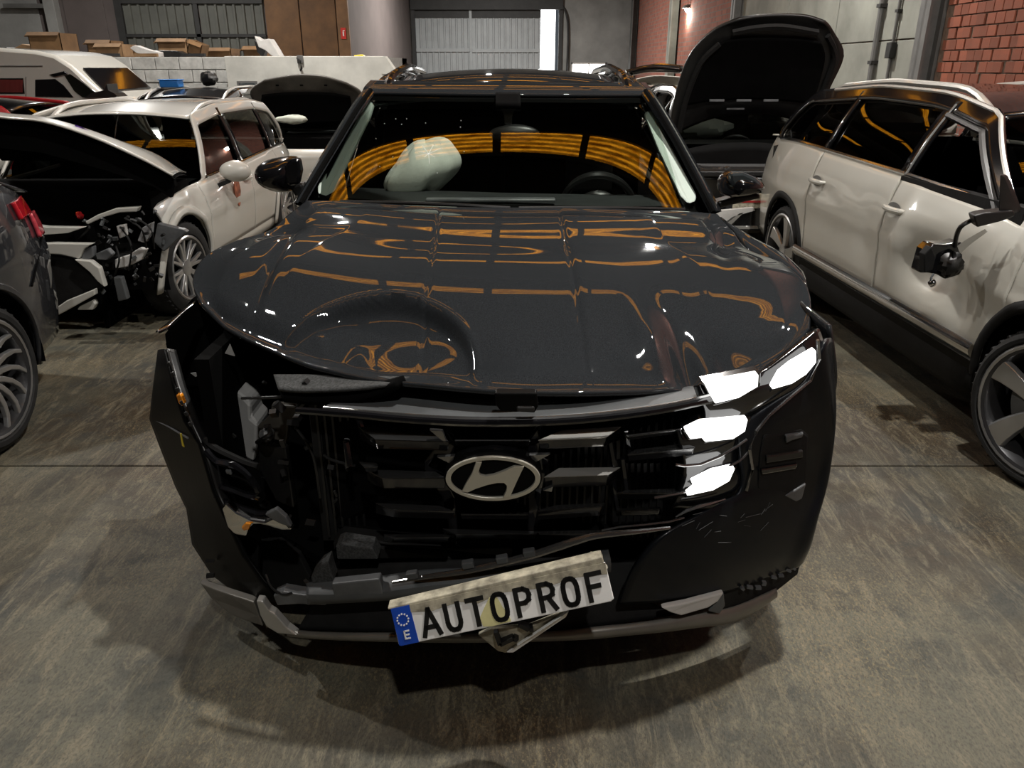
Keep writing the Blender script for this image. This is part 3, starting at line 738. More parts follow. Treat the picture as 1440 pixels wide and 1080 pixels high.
    def mirror(s, sd, t=None, mat=None, z=None):
        t = s.ws+.45 if t is None else t; z = s.bz(t)+.1 if z is None else z
        x = sd*(s.hw(t)+.10)
        m = O('side_mirror', blob(s.loc(x, t, z), .13, 3, .02, 16, 10, (.95, .62, .62)), mat or s.paint, s.root, off=False)
        O('mirror_foot', prism([s.loc(sd*(s.hw(t)-.06), t+.05, z-.08), s.loc(sd*(s.hw(t)-.06), t-.06, z-.1), s.loc(sd*(s.hw(t)+.06), t-.03, z-.05), s.loc(sd*(s.hw(t)+.06), t+.04, z-.04)], (0, 0, -.035)), 'satin_black', s.root, off=False)
        return m
    def handle(s, sd, t, z, mat=None):
        y = s.lat(t, z)
        h = O('door_handle', tube([s.loc(sd*(y+a), t+d, z) for a, d in ((-.01, -.1), (.022, -.085), (.034, -.03), (.034, .03), (.022, .085), (-.01, .1))], [.01, .016, .017, .017, .016, .01], 10), mat or s.paint, s.root, off=False)
        O('handle_recess', grid(lambda u, v: s.loc(sd*(y+.004), t+.02+.075*math.cos(u*2*math.pi)*v, z+.035*math.sin(u*2*math.pi)*v), 20, 2), 'steel', h, off=False)
    def rails(s, mat, z=.05, a=None, b=None):
        a = a or s.rs+.15; b = b or s.re-.1
        for sd in s.sides:
            pts = []
            for i in range(25):
                u = i/24; t = a+(b-a)*u; e = min(1, min(u, 1-u)*7)
                pts.append(s.loc(sd*(s.wroof-.045), t, s.rz(t)-.05+z*math.sin(e*math.pi/2)))
            O('roof_rail', tube(pts, .02, 8), mat, s.root, off=False)
# ------------------------------------------------------------------ the other cars
Z3 = (0, 0, 0)
def pp(lst, Y): return [P(p[0], p[1], p[2] if len(p) > 2 else Y) for p in lst]
# --- white crossover on the right
yaw = R(1.75)
t = thing('white_suv', 'pearl white SUV with dented front door and dangling wing mirror', 'car', (3.0, 4.375, 0), yaw)
def dentw(s, z, sd):
    if sd > 0: return 0
    g = lambda a, b, ra, rb: math.exp(-((s-a)/ra)**2-((z-b)/rb)**2)
    return -.10*g(1.80, .70, .20, .11)+.022*g(2.12, .74, .07, .20)-.03*g(1.5, .62, .10, .14)+.014*g(2.0, .90, .25, .03)+.012*g(1.65, .52, .2, .04)-.012*g(2.5, .75, .12, .2)+.008*g(2.75, .88, .3, .02)-.012*g(3.1, .9, .2, .02)
pg = Car(t, L=4.65, W=.92, wf=.87, wr=3.84, R=.345, Ra=.41, sill=.37, belt=[(0, .80), (.6, .95), (1.2, 1.04), (1.4, 1.075), (2.3, 1.11), (3.95, 1.15), (4.65, 1.12)],
         roof=[(1.9, 1.44), (2.4, 1.53), (3.2, 1.55), (4.2, 1.49)], ws=1.05, wz=1.07, rs=1.95, re=4.25, dtop=4.2, dlow=4.56, splits=(1.15, 2.32, 3.4), gl1=4.42, wroof=.60,
         paint='paint_pearl', roofpaint='gloss_black', glass='glass_dark', rim=.275, style='blade', steer=16, dent=dentw, tr=.12, bulge=.04)
pg.frame = 'gloss_black'; pg.dpillar = 'gloss_black'; pg.noglass = {(-1, round(pg.gl0, 2))}
pg.build(); pg.rails('silver', .07); pg.handle(-1, 2.22, .935); pg.handle(-1, 3.28, .945)
rootM = Matrix.Rotation(yaw, 4, 'Z'); rootM.translation = Vector(t.location); inv = rootM.inverted()
def lw(pts): return [inv @ Vector(p) for p in pts]
def gw(name, vf, mat, par=None, **k): return O(name, (lw(vf[0]), vf[1]), mat, par or t, off=False, **k)
# bright strip along the sill
def f(u, v):
    s = 1.30+2.2*u; z = .40+.075*v+.012*(1-u)
    return pg.loc(-(pg.lat(s, z)+.014+.018*math.sin(v*math.pi)), s, z)
O('sill_strip', grid(f, 30, 6), 'chrome', t, off=False)
def f(u, v):
    s = 1.30+2.2*u; z = .20+.20*v
    return pg.loc(-(pg.lat(s, .4)+.016-.05*(1-v)), s, z)
O('sill_cover', grid(f, 20, 4), 'torn_black', t, off=False)
# silver edge over the open window, split door frame
for a, b, w_, m_ in ((1.5, 3.9, .012, 'silver'), (1.45, 2.3, .016, 'satin_black')):
    pts = []
    for i in range(30):
        s = a+(b-a)*i/29; z = pg.ztop(s)+(.03 if m_ == 'silver' else -.06)
        pts.append(pg.loc(-(pg.glat(s, z)+.016), s, z))
    O('roof_moulding' if m_ == 'silver' else 'door_seal', tube(pts, w_, 6), m_, t, off=False)
O('pillar_edge', tube([pg.loc(-(pg.glat(2.29, z)+.018), 2.29+.02*(z-1.1), z) for z in (1.11, 1.2, 1.3, 1.4, 1.47)], .007, 6), 'steel', t, off=False)
gw('tail_lamp', prism(pp([(1088, 205), (1097, 203), (1098, 228), (1091, 233), (1086, 226)], 6.38), (.25, .12, 0)), 'gloss_black')
# dangling mirror
mb = gw('broken_mirror', prism(pp([(1293, 384), (1302, 352), (1312, 343), (1328, 344), (1352, 340), (1358, 349), (1352, 357), (1357, 375), (1350, 387), (1330, 393), (1318, 386), (1306, 384)], 3.42), (-.0, .09, 0)), 'gloss_black', bevel=.008)
gw('mirror_motor', blob(P(1336, 372, 3.40), .05, 4, .25), 'satin_black', mb)
gw('mirror_bulb', blob(P(1311, 398, 3.40), .017, 2, .1), 'chrome', mb)
gw('mirror_bracket', prism(pp([(1300, 358), (1310, 347), (1316, 362), (1312, 380), (1300, 384)], 3.36), (.0, .05, 0)), 'matte_black', mb, bevel=.004)
gw('loose_wire', tube(cat([P(1313, 385, 3.41), P(1309, 392, 3.40), P(1311, 402, 3.40)], 5), .005, 6), 'grey_plastic', mb)
gw('mirror_cable', tube(cat([P(1370, 308, 3.28), P(1352, 318, 3.28), P(1345, 332, 3.34), P(1343, 346, 3.42)], 6), .010, 8), 'satin_black', mb)
gw('mirror_base', prism(pp([(1369, 303), (1385, 299), (1426, 296), (1428, 304), (1410, 311), (1374, 320)], 3.2), (.02, .08, 0)), 'satin_black', bevel=.006)
gw('quarter_cover', prism(pp([(1406, 245), (1412, 248), (1430, 292), (1428, 300), (1404, 298)], 3.22), (.03, .02, 0)), 'satin_black', bevel=.004)
v, fs = text_mesh('GT', .055, .004)
m3 = Matrix(((0, 0, -1), (-1, 0, 0), (0, 1, 0)))
pos = pg.loc(-(pg.lat(1.03, .86)+.006), 1.03, .87)
O('badge', ([m3 @ p+pos for p in v], fs), 'ink', t, off=False, smooth=0)
O('torn_foil', prism(pp([(0, 0), (1, 0), (1, 1)], 3) if 0 else [inv @ p for p in pp([(1346, 346), (1360, 336), (1385, 322), (1388, 326), (1366, 342), (1350, 356)], 3.36)], (.004, .002, 0)), 'silver', t, off=False, smooth=0)
O('window_sill_reveal', bx(-.86, -.8, 1.25-2.3, 2.3-2.3, 1.0, 1.1), 'matte_black', t, off=False, smooth=0)

# --- white patrol hatchback, front crushed
t = thing('white_hatchback', 'white patrol hatchback with smashed front and crest on its door', 'car', (-3.12, 6.65, 0))
wc = Car(t, L=4.3, W=.85, wf=.9, wr=3.45, R=.33, Ra=.385, sill=.32, belt=[(0, .68), (.4, .78), (.9, .84), (1.3, .86), (2, .88), (3.4, .93), (4.3, .92)],
         roof=[(1.8, 1.31), (2.4, 1.375), (3.3, 1.375), (4.0, 1.29)], ws=1.3, wz=.885, rs=1.85, re=3.8, dtop=3.75, dlow=4.12, splits=(1.35, 2.4, 3.3), gl1=3.98, wroof=.60, front=.62,
         paint='paint_white', glass='glass_mid', rim=.22, spokes=8, style='twin', steer=-8, nohoodfront=True, wheels=('fl', 'fr', 'rl', 'rr'), clad='paint_white',
         dent=lambda s, z, sd: -.03*math.exp(-((s-1.2)/.12)**2-((z-.72)/.12)**2)+.015*math.exp(-((s-1.05)/.1)**2-((z-.8)/.03)**2)-.015*math.exp(-((s-1.75)/.1)**2-((z-.62)/.1)**2))
wc.gl0 = 1.62
wc.build(); wc.rails('silver', .05); wc.mirror(1, 1.72, 'paint_white', .90); wc.handle(1, 2.28, .78); wc.mirror(-1, 1.72)
setoff(t.location)
hd = rows_patch([pp([(-70, 148), (0, 165), (60, 171), (130, 193), (200, 224), (243, 247)], 4.85),
                 pp([(-70, 142), (0, 160), (66, 167), (136, 187), (206, 216), (249, 243)], 5.1),
                 pp([(-40, 185), (20, 188), (90, 192), (150, 200), (215, 216), (256, 242)], 5.45),
                 pp([(0, 222), (50, 222), (110, 223), (160, 225), (215, 229), (262, 243)], 5.8)], 5, 5)
O('hood', hd, 'paint_white', t, solid=.012, so=0)
un = [v+Vector((0, .015, -.022)) for v in hd[0]]
O('hood_insulation', (un, hd[1]), 'void_black', t)
O('hood_lip_shade', prism(pp([(-70, 150), (0, 167), (60, 173), (130, 195), (200, 226), (243, 249), (246, 262), (240, 278), (215, 262), (150, 240), (60, 215), (-70, 200)], 4.9), (0, .04, 0)), 'void_black', t, smooth=0)  # black sheet in place of the deep shade under the hood's front edge
O('engine_bay', join(bx(-3.85, -2.36, 5.1, 5.75, .28, .9)), 'void_black', t, smooth=0)
O('front_beam', bx(-3.9, -2.5, 4.95, 5.1, .42, .52), 'matte_black', t, bevel=.01)
def scrap(name, pts, Y, mat, dep=.05, lab=None):
    return O(name, prism(pp(pts, Y), (0, dep, 0)), mat, t, smooth=0, bevel=.006, label=lab)
scrap('broken_grille_bar', [(40, 316), (64, 319), (118, 320), (95, 328), (40, 332)], 4.78, 'paint_white')
scrap('bumper_beam', [(50, 343), (75, 342), (130, 343), (118, 350), (111, 364), (85, 358), (50, 356)], 4.72, 'paint_white')
scrap('bumper_corner', [(104, 365), (126, 367), (139, 377), (147, 404), (137, 396), (126, 383)], 4.70, 'paint_white')
scrap('bumper_lip', [(80, 432), (93, 423), (132, 407), (133, 415), (115, 425), (92, 438), (80, 444)], 4.68, 'paint_white')
scrap('bumper_flap', [(111, 431), (130, 422), (134, 428), (130, 436), (108, 436)], 4.72, 'paint_white')
scrap('bumper_shell', [(60, 356), (100, 362), (122, 380), (138, 398), (140, 406), (96, 424), (60, 440)], 4.76, 'matte_black', .12)
scrap('crumpled_flange', [(119, 312), (137, 302), (162, 293), (195, 291), (192, 298), (168, 299), (144, 306), (123, 316)], 4.88, 'paint_white')
scrap('headlamp_shell', [(161, 365), (180, 359), (195, 349), (205, 351), (198, 366), (180, 375), (162, 378)], 4.82, 'junk_white')
scrap('headlamp_shard', [(200, 320), (213, 313), (212, 328), (204, 342), (193, 339)], 4.86, 'clear_lens')
scrap('hanging_bracket', [(159, 390), (170, 390), (179, 421), (166, 424)], 4.76, 'grey_plastic')
scrap('headlamp_motor', [(117, 351), (130, 347), (131, 361), (124, 366), (114, 364)], 4.74, 'mid_plastic')
scrap('arch_remnant', [(221, 314), (258, 323), (263, 326), (250, 336), (230, 354), (216, 340)], 4.95, 'mid_plastic')
scrap('coupling', [(134, 357), (150, 350), (158, 358), (150, 366), (136, 365)], 4.75, 'mid_plastic')
scrap('loom_clip', [(163, 318), (174, 316), (176, 332), (168, 336)], 4.9, 'junk_white')
rnd = random.Random(3)
sh = []
for i in range(60):
    x = rnd.uniform(118, 232); y = rnd.uniform(305, 415)-(x-118)*.18
    c = P(x, y, 4.84+rnd.uniform(-.05, .1)); sh.append(box(c, (rnd.uniform(.008, .03), rnd.uniform(.005, .02), rnd.uniform(.01, .04)), rotm(rnd.uniform(0, 90), rnd.uniform(0, 90), rnd.uniform(0, 90))))
O('broken_fragments', join(*sh[:30]), 'grey_plastic', t, smooth=0, kind='stuff')
O('dark_fragments', join(*sh[30:]), 'satin_black', t, smooth=0, kind='stuff')
for k in range(5):
    a = (rnd.uniform(120, 200), rnd.uniform(300, 350)); b = (a[0]+rnd.uniform(-30, 40), a[1]+rnd.uniform(15, 60))
    O('torn_wire', tube(cat([P(*a, 4.85), P((a[0]+b[0])/2+8, (a[1]+b[1])/2-6, 4.75), P(*b, 4.82)], 5), .006, 5), 'matte_black', t)
O('red_cap', blob(P(112, 303, 5.0), .022, 5, .2), 'paint_red', t)
# crest on the door and sticker on the hood
c0 = Vector((-3.12+wc.lat(1.98, .70)+.004, 4.5+1.98, .70))
O('door_crest', join(prism([c0+Vector((0, .075*math.cos(a)*(.7 if math.sin(a) < 0 else 1), .115*math.sin(a))) for a in [i*math.pi/9 for i in range(18)]], (.004, 0, 0))), simple('crest_red_gold', (.32, .10, .05), .6, 0, 0, .7, 22), t, smooth=0)
O('crest_crown', join(*[box(c0+Vector((.006, dy, .13)), (.004, .018, .05)) for dy in (-.04, -.015, .015, .04)]), 'amber', t, smooth=0)
O('hood_sticker', prism([p+Vector((0, 0, .016)) for p in pp([(106, 180), (116, 183), (128, 190), (118, 190), (108, 186)], 4.98)], (0, .0, .004)), simple('sticker_blue_pink', (.22, .12, .4), .5, 0, 0, .9, 30), t, smooth=0)
setoff(Z3)

# --- dark estate at the left edge, seen by its rear corner
t = thing('dark_estate', 'dark grey car at the left edge, rear corner with red tail lamp', 'car', (-3.21, 1.90, 0))
dk = Car(t, L=4.42, W=.90, wf=.85, wr=3.52, R=.35, Ra=.415, sill=.30, belt=[(0, .72), (.5, .84), (1.2, .96), (3.2, 1.08), (4.0, 1.16), (4.30, 1.06), (4.42, 1.02)],
         roof=[(1.9, 1.40), (2.6, 1.48), (3.4, 1.46), (4.0, 1.38)], ws=1.15, wz=.96, rs=1.9, re=3.8, dtop=3.7, dlow=4.1, splits=(1.2, 2.3, 3.3), gl1=3.75, wroof=.55,
         paint='paint_grey2', rim=.268, spokes=15, style='thin', tr=.21, clad='paint_grey2', tw=.03)
dk.build()
setoff(t.location)
O('tail_lamp', rows_patch([[dk.loc(dk.lat(a, z)+.012, a, z)+Vector(t.location) for a in (4.06, 4.14, 4.2, 4.26)] for z in (.97, 1.01, 1.05)], 4, 4), 'red_lens', t, solid=.02, so=0)
O('tail_lamp_lower', rows_patch([[dk.loc(dk.lat(a, z)+.014, a, z)+Vector(t.location) for a in (4.23, 4.29, 4.34)] for z in (.85, .91, .965)], 4, 4), simple('pink_lamp_lens', (.5, .06, .08), .12, 0, 1, .5, 25), t, solid=.02, so=0)
O('bumper_seam', tube([dk.loc(dk.lat(a, z)+.004, a, z)+Vector(t.location) for a, z in ((3.98, .66), (4.1, .74), (4.25, .82), (4.38, .84))], .006, 5), 'void_black', t)
setoff(Z3)

# --- black SUV with its bonnet up
t = thing('black_suv', 'black SUV with bonnet raised, between the grey SUV and pearl white SUV', 'car', (2.5, 9.3, 0))
bs = Car(t, L=4.6, W=.93, wf=.9, wr=3.6, belt=[(0, .72), (.4, .82), (1.1, .98), (3, 1.02), (4.6, 1.05)], roof=[(1.95, 1.36), (2.6, 1.46), (3.4, 1.45), (4.2, 1.38)], ws=1.2, wz=.98, rs=2.3,
         paint='paint_black', glass='glass_dark', nohoodfront=True, style='twin', front=.5, wroof=.6)
bs.build(); setoff(t.location)
hr = [pp([(940, 192), (1000, 166), (1062, 159), (1112, 166), (1152, 184)], 8.05), pp([(948, 140), (1000, 140), (1060, 140), (1120, 142), (1163, 132)], 7.92),
      pp([(968, 80), (1010, 82), (1070, 82), (1130, 84), (1186, 78)], 7.78), pp([(1003, 42), (1030, 40), (1080, 38), (1130, 40), (1172, 44)], 7.66), pp([(1040, 26), (1065, 22), (1100, 20), (1135, 22), (1160, 31)], 7.58)]
hv = rows_patch(hr, 5, 5)
O('bonnet', hv, 'satin_black', t, solid=.03, so=0)
iv = [pp([(964, 148), (1000, 142), (1060, 139), (1110, 142), (1142, 146)], 7.90), pp([(972, 120), (1000, 118), (1060, 116), (1120, 118), (1152, 116)], 7.83), pp([(990, 86), (1020, 84), (1070, 82), (1125, 82), (1160, 80)], 7.74), pp([(1018, 58), (1040, 54), (1080, 53), (1125, 55), (1155, 60)], 7.65)]
O('bonnet_insulation', rows_patch(iv, 5, 5), 'void_black', t, solid=.02, so=0)
O('bonnet_rib', tube(cat([P(1030, 46, 7.62), P(1060, 40, 7.60), P(1100, 38, 7.59), P(1150, 46, 7.62)], 5), .03, 6), 'matte_black', t)
O('bonnet_rib', tube(cat([P(1012, 62, 7.66), P(985, 90, 7.74), P(965, 140, 7.88), P(955, 185, 8.0)], 5), .028, 6), 'matte_black', t)
O('bonnet_rib', tube(cat([P(1164, 50, 7.64), P(1174, 80, 7.74), P(1156, 130, 7.88), P(1140, 172, 8.0)], 5), .028, 6), 'matte_black', t)
for x in (1008, 1046, 1084):
    O('insulation_clip', box(P(x, 141, 7.84), (.14, .02, .02)), 'mid_plastic', t, smooth=0)
O('hinge_bar', join(box(P(1034, 153, 7.9), (.17, .02, .015))), 'mid_plastic', t, smooth=0)
O('deployed_airbag', blob(P(985, 180, 8.75), .18, 8, .2, squash=(1.6, .8, .6)), 'airbag', t)
O('cowl_panel', rows_patch([pp([(955, 214), (1000, 205), (1060, 202), (1110, 208), (1150, 218)], 8.0), pp([(960, 262), (1000, 262), (1060, 262), (1110, 262), (1150, 262)], 7.6)], 4, 4), 'void_black', t, solid=.02)
O('engine_cover', join(bx(1.75, 3.2, 7.25, 7.9, .55, .78)), 'matte_black', t, bevel=.03)
O('slam_panel', bx(1.7, 3.3, 7.12, 7.26, .74, .79), 'satin_black', t, bevel=.01)
rnd = random.Random(5)
O('engine_fittings', join(*[box(P(rnd.uniform(980, 1050), rnd.uniform(236, 252), 7.3), (rnd.uniform(.03, .1), .05, rnd.uniform(.02, .05)), rotm(0, rnd.uniform(-40, 40), rnd.uniform(0, 90))) for _ in range(22)]), 'bar_chrome', t, smooth=0, kind='stuff')
def f(u, v):
    x = v*2-1; z = .25+.5*u
    return Vector((2.5+x*.9, 7.0+.45*abs(x)**3+.04*math.sin(u*3), z))
O('front_bumper', grid(f, 10, 20), 'paint_black', t, solid=.015)
O('number_plate', box((2.22, 6.98, .55), (.5, .015, .13), rotm(y=-4)), 'plate_dirty', t, bevel=.004)
O('plate_strip', box((2.22, 6.968, .545), (.42, .004, .018)), 'paint_red', t, smooth=0)
O('bumper_trim', prism(pp([(1006, 297), (1060, 292), (1062, 296), (1030, 305), (1012, 318)], 6.9), (0, .05, 0)), 'junk_white', t, smooth=0)
O('bumper_trim', prism(pp([(1020, 316), (1040, 300), (1046, 299), (1026, 318)], 6.9), (0, .05, 0)), 'silver', t, smooth=0)
O('bumper_trim', prism(pp([(1025, 319), (1066, 319), (1066, 322), (1025, 322)], 6.9), (0, .05, 0)), 'silver', t, smooth=0)
O('dash_rim', tube([P(1035+22*math.cos(a), 205+14*math.sin(a), 8.6) for a in [i*math.pi/12 for i in range(25)]], .015, 6), 'satin_black', t)
setoff(Z3)

# --- small car with bonnet up behind the patrol car
t = thing('pale_city_car', 'pale small car with bonnet raised in front of the white annex', 'car', (-2.5, 11.75, 0))
cc = Car(t, L=3.5, W=.80, wf=.7, wr=2.9, R=.30, Ra=.35, belt=[(0, .68), (.4, .76), (1.0, .88), (2.5, .9), (3.5, .95)], roof=[(1.5, 1.22), (2.0, 1.3), (2.6, 1.3), (3.1, 1.22)], ws=.95, wz=.88, rs=1.5, re=3.0, dtop=3.0, dlow=3.3,
         splits=(1.0, 1.9, 2.6), gl1=3.0, wroof=.5, paint='paint_white', nohoodfront=True, front=.35, rim=.2)
cc.build(); setoff(t.location)
O('bonnet', rows_patch([pp([(378, 176), (400, 182), (430, 184), (465, 182), (492, 174)], 11.2), pp([(362, 150), (395, 150), (430, 150), (468, 150), (502, 148)], 11.05), pp([(352, 128), (385, 128), (425, 128), (468, 128), (508, 130)], 10.9), pp([(372, 113), (396, 108), (425, 105), (458, 108), (487, 117)], 10.75)], 5, 5), 'carrier', t, solid=.03, so=0)
O('bonnet_insulation', rows_patch([pp([(380, 172), (400, 178), (430, 180), (465, 178), (488, 170)], 11.12), pp([(368, 150), (395, 150), (430, 150), (468, 150), (494, 148)], 10.98), pp([(368, 134), (395, 131), (430, 130), (465, 131), (492, 136)], 10.84)], 4, 4), 'void_black', t, solid=.02, so=0)
O('airbag_cloth', blob(P(412, 168, 10.6), .15, 3, .15, squash=(1.4, .5, .35)), 'airbag', t)
O('engine_bay', bx(-3.2, -1.8, 10.5, 11.1, .3, .8), 'void_black', t, smooth=0)
O('front_bumper', rows_patch([[Vector((-2.5+x*.78, 10.0+.35*abs(x)**3+d, z)) for x in (-1, -.5, 0, .5, 1)] for z, d in ((.25, .05), (.45, 0), (.62, .02), (.70, .1))], 4, 4), 'paint_white', t, solid=.02)
O('insulation_clip', join(*[box(P(x, 120, 10.78), (.04, .02, .02)) for x in (390, 424, 458)]), 'void_black', t, smooth=0)
setoff(Z3)

# --- dark SUV with silver rails
t = thing('dark_suv', 'dark roofed SUV with silver roof rails behind the white patrol hatchback', 'car', (-4.36, 11.3, 0))
ds = Car(t, L=4.2, W=.82, belt=[(0, .7), (1, .88), (4.2, .95)], roof=[(1.6, 1.28), (2.2, 1.385), (3, 1.385), (3.9, 1.32)], ws=1.05, wz=.9, rs=1.65, re=3.7, dtop=3.7, dlow=4.0, wroof=.56, paint='paint_black', wr=3.4, splits=(1.1, 2.2, 3.1), gl1=3.7)
ds.build(); ds.rails('silver', .06, 1.7, 3.4)
bb = P(247, 129, 11.2)
t = thing('blue_crate', 'bright blue plastic box on the dark SUV roof', 'box', (-4.70, 11.4, 1.398)); setoff(t.location)
o_ = Vector(t.location)
O('crate_body', join(bx(o_.x-.13, o_.x+.13, o_.y-.1, o_.y+.1, o_.z, o_.z+.09)), 'blue_box', t, bevel=.012)
O('crate_lid', bx(o_.x-.14, o_.x+.14, o_.y-.11, o_.y+.11, o_.z+.09, o_.z+.105), 'blue_box', t, bevel=.004)
setoff(Z3)
tag(O('black_bag', blob((-4.36, 11.9, 1.508), .125, 9, .2, squash=(1, .7, .7)), 'satin_black'), 'black lumpy bag on the dark SUV roof beside the blue box', 'bag')

# --- red car, tail to the right
t = thing('red_car', 'red car with black roof beneath the white van', 'car', (-6.25, 8.2, 0), R(-90))
rc = Car(t, L=4.1, W=.82, belt=[(0, .7), (1, .86), (4.1, .98)], roof=[(1.6, 1.26), (2.2, 1.37), (3, 1.37), (3.8, 1.29)], ws=1.05, wz=.88, rs=1.65, re=3.6, dtop=3.55, dlow=3.95, wroof=.56, paint='paint_red', roofpaint='gloss_black', wr=3.3, splits=(1.1, 2.1, 3.0), gl1=3.6)
rc.build()
# --- white van
t = thing('white_van', 'white high roof van with red curtains at far left', 'van', (-8.0, 12.35, 0)); setoff(t.location)
vy0, vy1 = 11.5, 13.2
prof = [P(-190, 70, vy0), P(0, 67, vy0), P(50, 71, vy0), P(76, 77, vy0), P(100, 92, vy0), P(128, 118, vy0), P(146, 133, vy0), P(160, 140, vy0), P(166, 160, vy0), P(166, 190, vy0)]
x1 = prof[-1].x; prof[-1].z = .4; prof.append(Vector((-10.6, vy0, .4))); prof[0].x = -10.6
O('body', prism(prof, (0, vy1-vy0, 0)), 'paint_white', t, smooth=20, bevel=.05)
def vpan(name, pts, mat, d=.012, par=None): return O(name, prism(pp(pts, vy0-.001), (0, -d, 0)), mat, par or t, smooth=0, bevel=.004)
a = vpan('side_window', [(-40, 110), (33, 110), (35, 132), (-40, 132)], 'gloss_black', .008)
cw = O('curtain', grid(lambda u, v: P(-38+70*u, 112+18*v, vy0-.014)+Vector((0, -.004*math.sin(u*60), 0)), 60, 1), simple('red_curtain', (.55, .07, .08), .8), a)
O('pane', prism(pp([(-39, 111), (32.5, 111), (34, 131), (-39, 131)], vy0-.022), (0, -.004, 0)), 'glass', a, smooth=0)
vpan('side_window', [(50, 112), (78, 111), (90, 120), (104, 137), (50, 136)], 'gloss_black', .014)
O('windscreen', prism([p+Vector((0, -.02, 0)) for p in pp([(92, 106), (100, 104), (120, 118), (140, 134), (118, 137), (106, 128)], vy0)], (0, -.012, 0)), 'glass_mid', t, smooth=0)
sl = [P(106, 97.5, vy0), P(142, 130, vy0)]; nrm = Vector((.55, 0, .83))*.03
O('front_windscreen', prism([sl[0]+Vector((0, .18, 0))+nrm, sl[1]+Vector((0, .10, 0))+nrm, sl[1]+Vector((0, 1.6, 0))+nrm, sl[0]+Vector((0, 1.52, 0))+nrm], -nrm*.7), 'gloss_black', t, smooth=0, bevel=.01)
vpan('pillar_trim', [(70, 105), (92, 100), (96, 104), (78, 108)], 'gloss_black', .03)
vpan('door_seam', [(36, 108), (37, 108), (37, 150), (36, 150)], 'steel', .005)
vpan('roof_gutter', [(-190, 92), (60, 92), (60, 93.5), (-190, 94)], 'steel', .02)
for x in (-9.6, -6.3): wheel(t, Vector((x+8.0, vy0-.02+.1-12.35, .33)), -1, .33, .2, .2, 5, 'plain') if 0 else O('wheel', lathe([(0, .05), (-.02, .2), (-.1, .31), (-.02, .33), (.15, .33)], 24, (x, vy0+.05, .33), 'Y'), 'rubber', t)
O('wiper_panel', prism(pp([(118, 138), (128, 131), (146, 127), (150, 118), (152, 127), (160, 131), (166, 136)], vy0-.1), (0, .3, 0)), 'satin_black', t, smooth=0)
setoff(Z3)
# --- hatch with open tailgate
t = thing('open_hatchback', 'car with raised black tailgate showing its pale boot interior', 'car', (2.2, 14.6, 0), math.pi)
oc = Car(t, L=4.2, W=.82, belt=[(0, .7), (1, .86), (4.2, .95)], roof=[(1.6, 1.3), (2.2, 1.40), (3, 1.40), (3.9, 1.36)], ws=1.05, wz=.88, rs=1.65, re=3.9, dtop=3.9, dlow=4.1, wroof=.6, paint='paint_white', wr=3.4, splits=(1.1, 2.1, 3.0), gl1=3.9)
oc.norear = True; oc.build(); setoff(t.location, math.pi)
ty = 12.48
c = P(905, 150, ty)
O('tailgate', rows_patch([pp([(880, 100), (905, 94), (930, 91), (960, 94)], ty-.1), pp([(884, 106), (905, 101), (930, 100), (960, 102)], ty-.35), pp([(884, 101), (905, 96), (930, 95), (960, 98)], ty-.7)], 4, 4), 'gloss_black', t, solid=.04, so=0)
O('boot_lining', rows_patch([pp([(890, 112), (920, 106), (960, 108)], ty+.1), pp([(892, 122), (920, 118), (960, 120)], ty+.5)], 4, 3), 'plaster', t, solid=.02)
O('boot_frame', tube(cat(pp([(912, 135), (922, 128), (934, 130), (940, 142), (940, 165), (944, 200)], ty), 5), .05, 8), 'paint_white', t)
O('seat_back', rows_patch([pp([(900, 140), (920, 132), (950, 132)], ty+1), pp([(900, 180), (920, 180), (950, 180)], ty+.8)], 3, 3), 'plaster', t, solid=.05)
O('boot_seal', tube(cat(pp([(905, 134), (922, 121), (944, 123), (950, 140), (950, 200)], ty+.03), 5), .02, 6), 'satin_black', t)
setoff(Z3)
# ------------------------------------------------------------------ the grey SUV in the middle
HX, HY = -.02, 1.6
t = thing('crashed_suv', 'crashed dark grey SUV in the centre, left front torn open, right lamps lit', 'car', (HX, HY+2.25, 0))
T = t
hy = Car(t, L=4.5, W=.93, wf=.90, wr=3.56, R=.355, Ra=.42, sill=.36, belt=[(0, .86), (.5, .95), (1.2, 1.03), (2, 1.06), (3.5, 1.10), (4.5, 1.12)],
         roof=[(1.95, 1.525), (2.4, 1.605), (3.0, 1.64), (3.8, 1.61), (4.2, 1.53)], ws=1.3, wz=1.14, rs=2.0, re=4.15, dtop=4.05, dlow=4.4, splits=(1.35, 2.4, 3.4), gl1=4.1, wroof=.60,
         paint='paint_grey', glass='glass_black', roofpaint='paint_grey', front=.62, nohoodfront=True, wind=False, clad='satin_black', rim=.24, style='blade', bulge=.03)
hy.noglass = ()
hy.build(); hy.rails('gloss_black', .065, 2.05, 4.05)
setoff(t.location)
def yf(x): return 1.62+.30*(abs(x-HX)/.9)**2.2
def PF(px, py, off=0):
    Y = 1.8
    for _ in range(8): Y = yf(P(px, py, Y).x)+off
    return P(px, py, Y)
def pf(lst, off=0): return [PF(p[0], p[1], p[2] if len(p) > 2 else off) for p in lst]
def part(name, vf, mat, parent=None, **k): return O(name, vf, mat, parent or T, **k)
def plate(name, pts, off, mat, dep=.04, parent=None, bevel=.004, smooth=0, **k):
    return part(name, prism(pf(pts, off), (0, dep, 0)), mat, parent, smooth=smooth, bevel=bevel, **k)

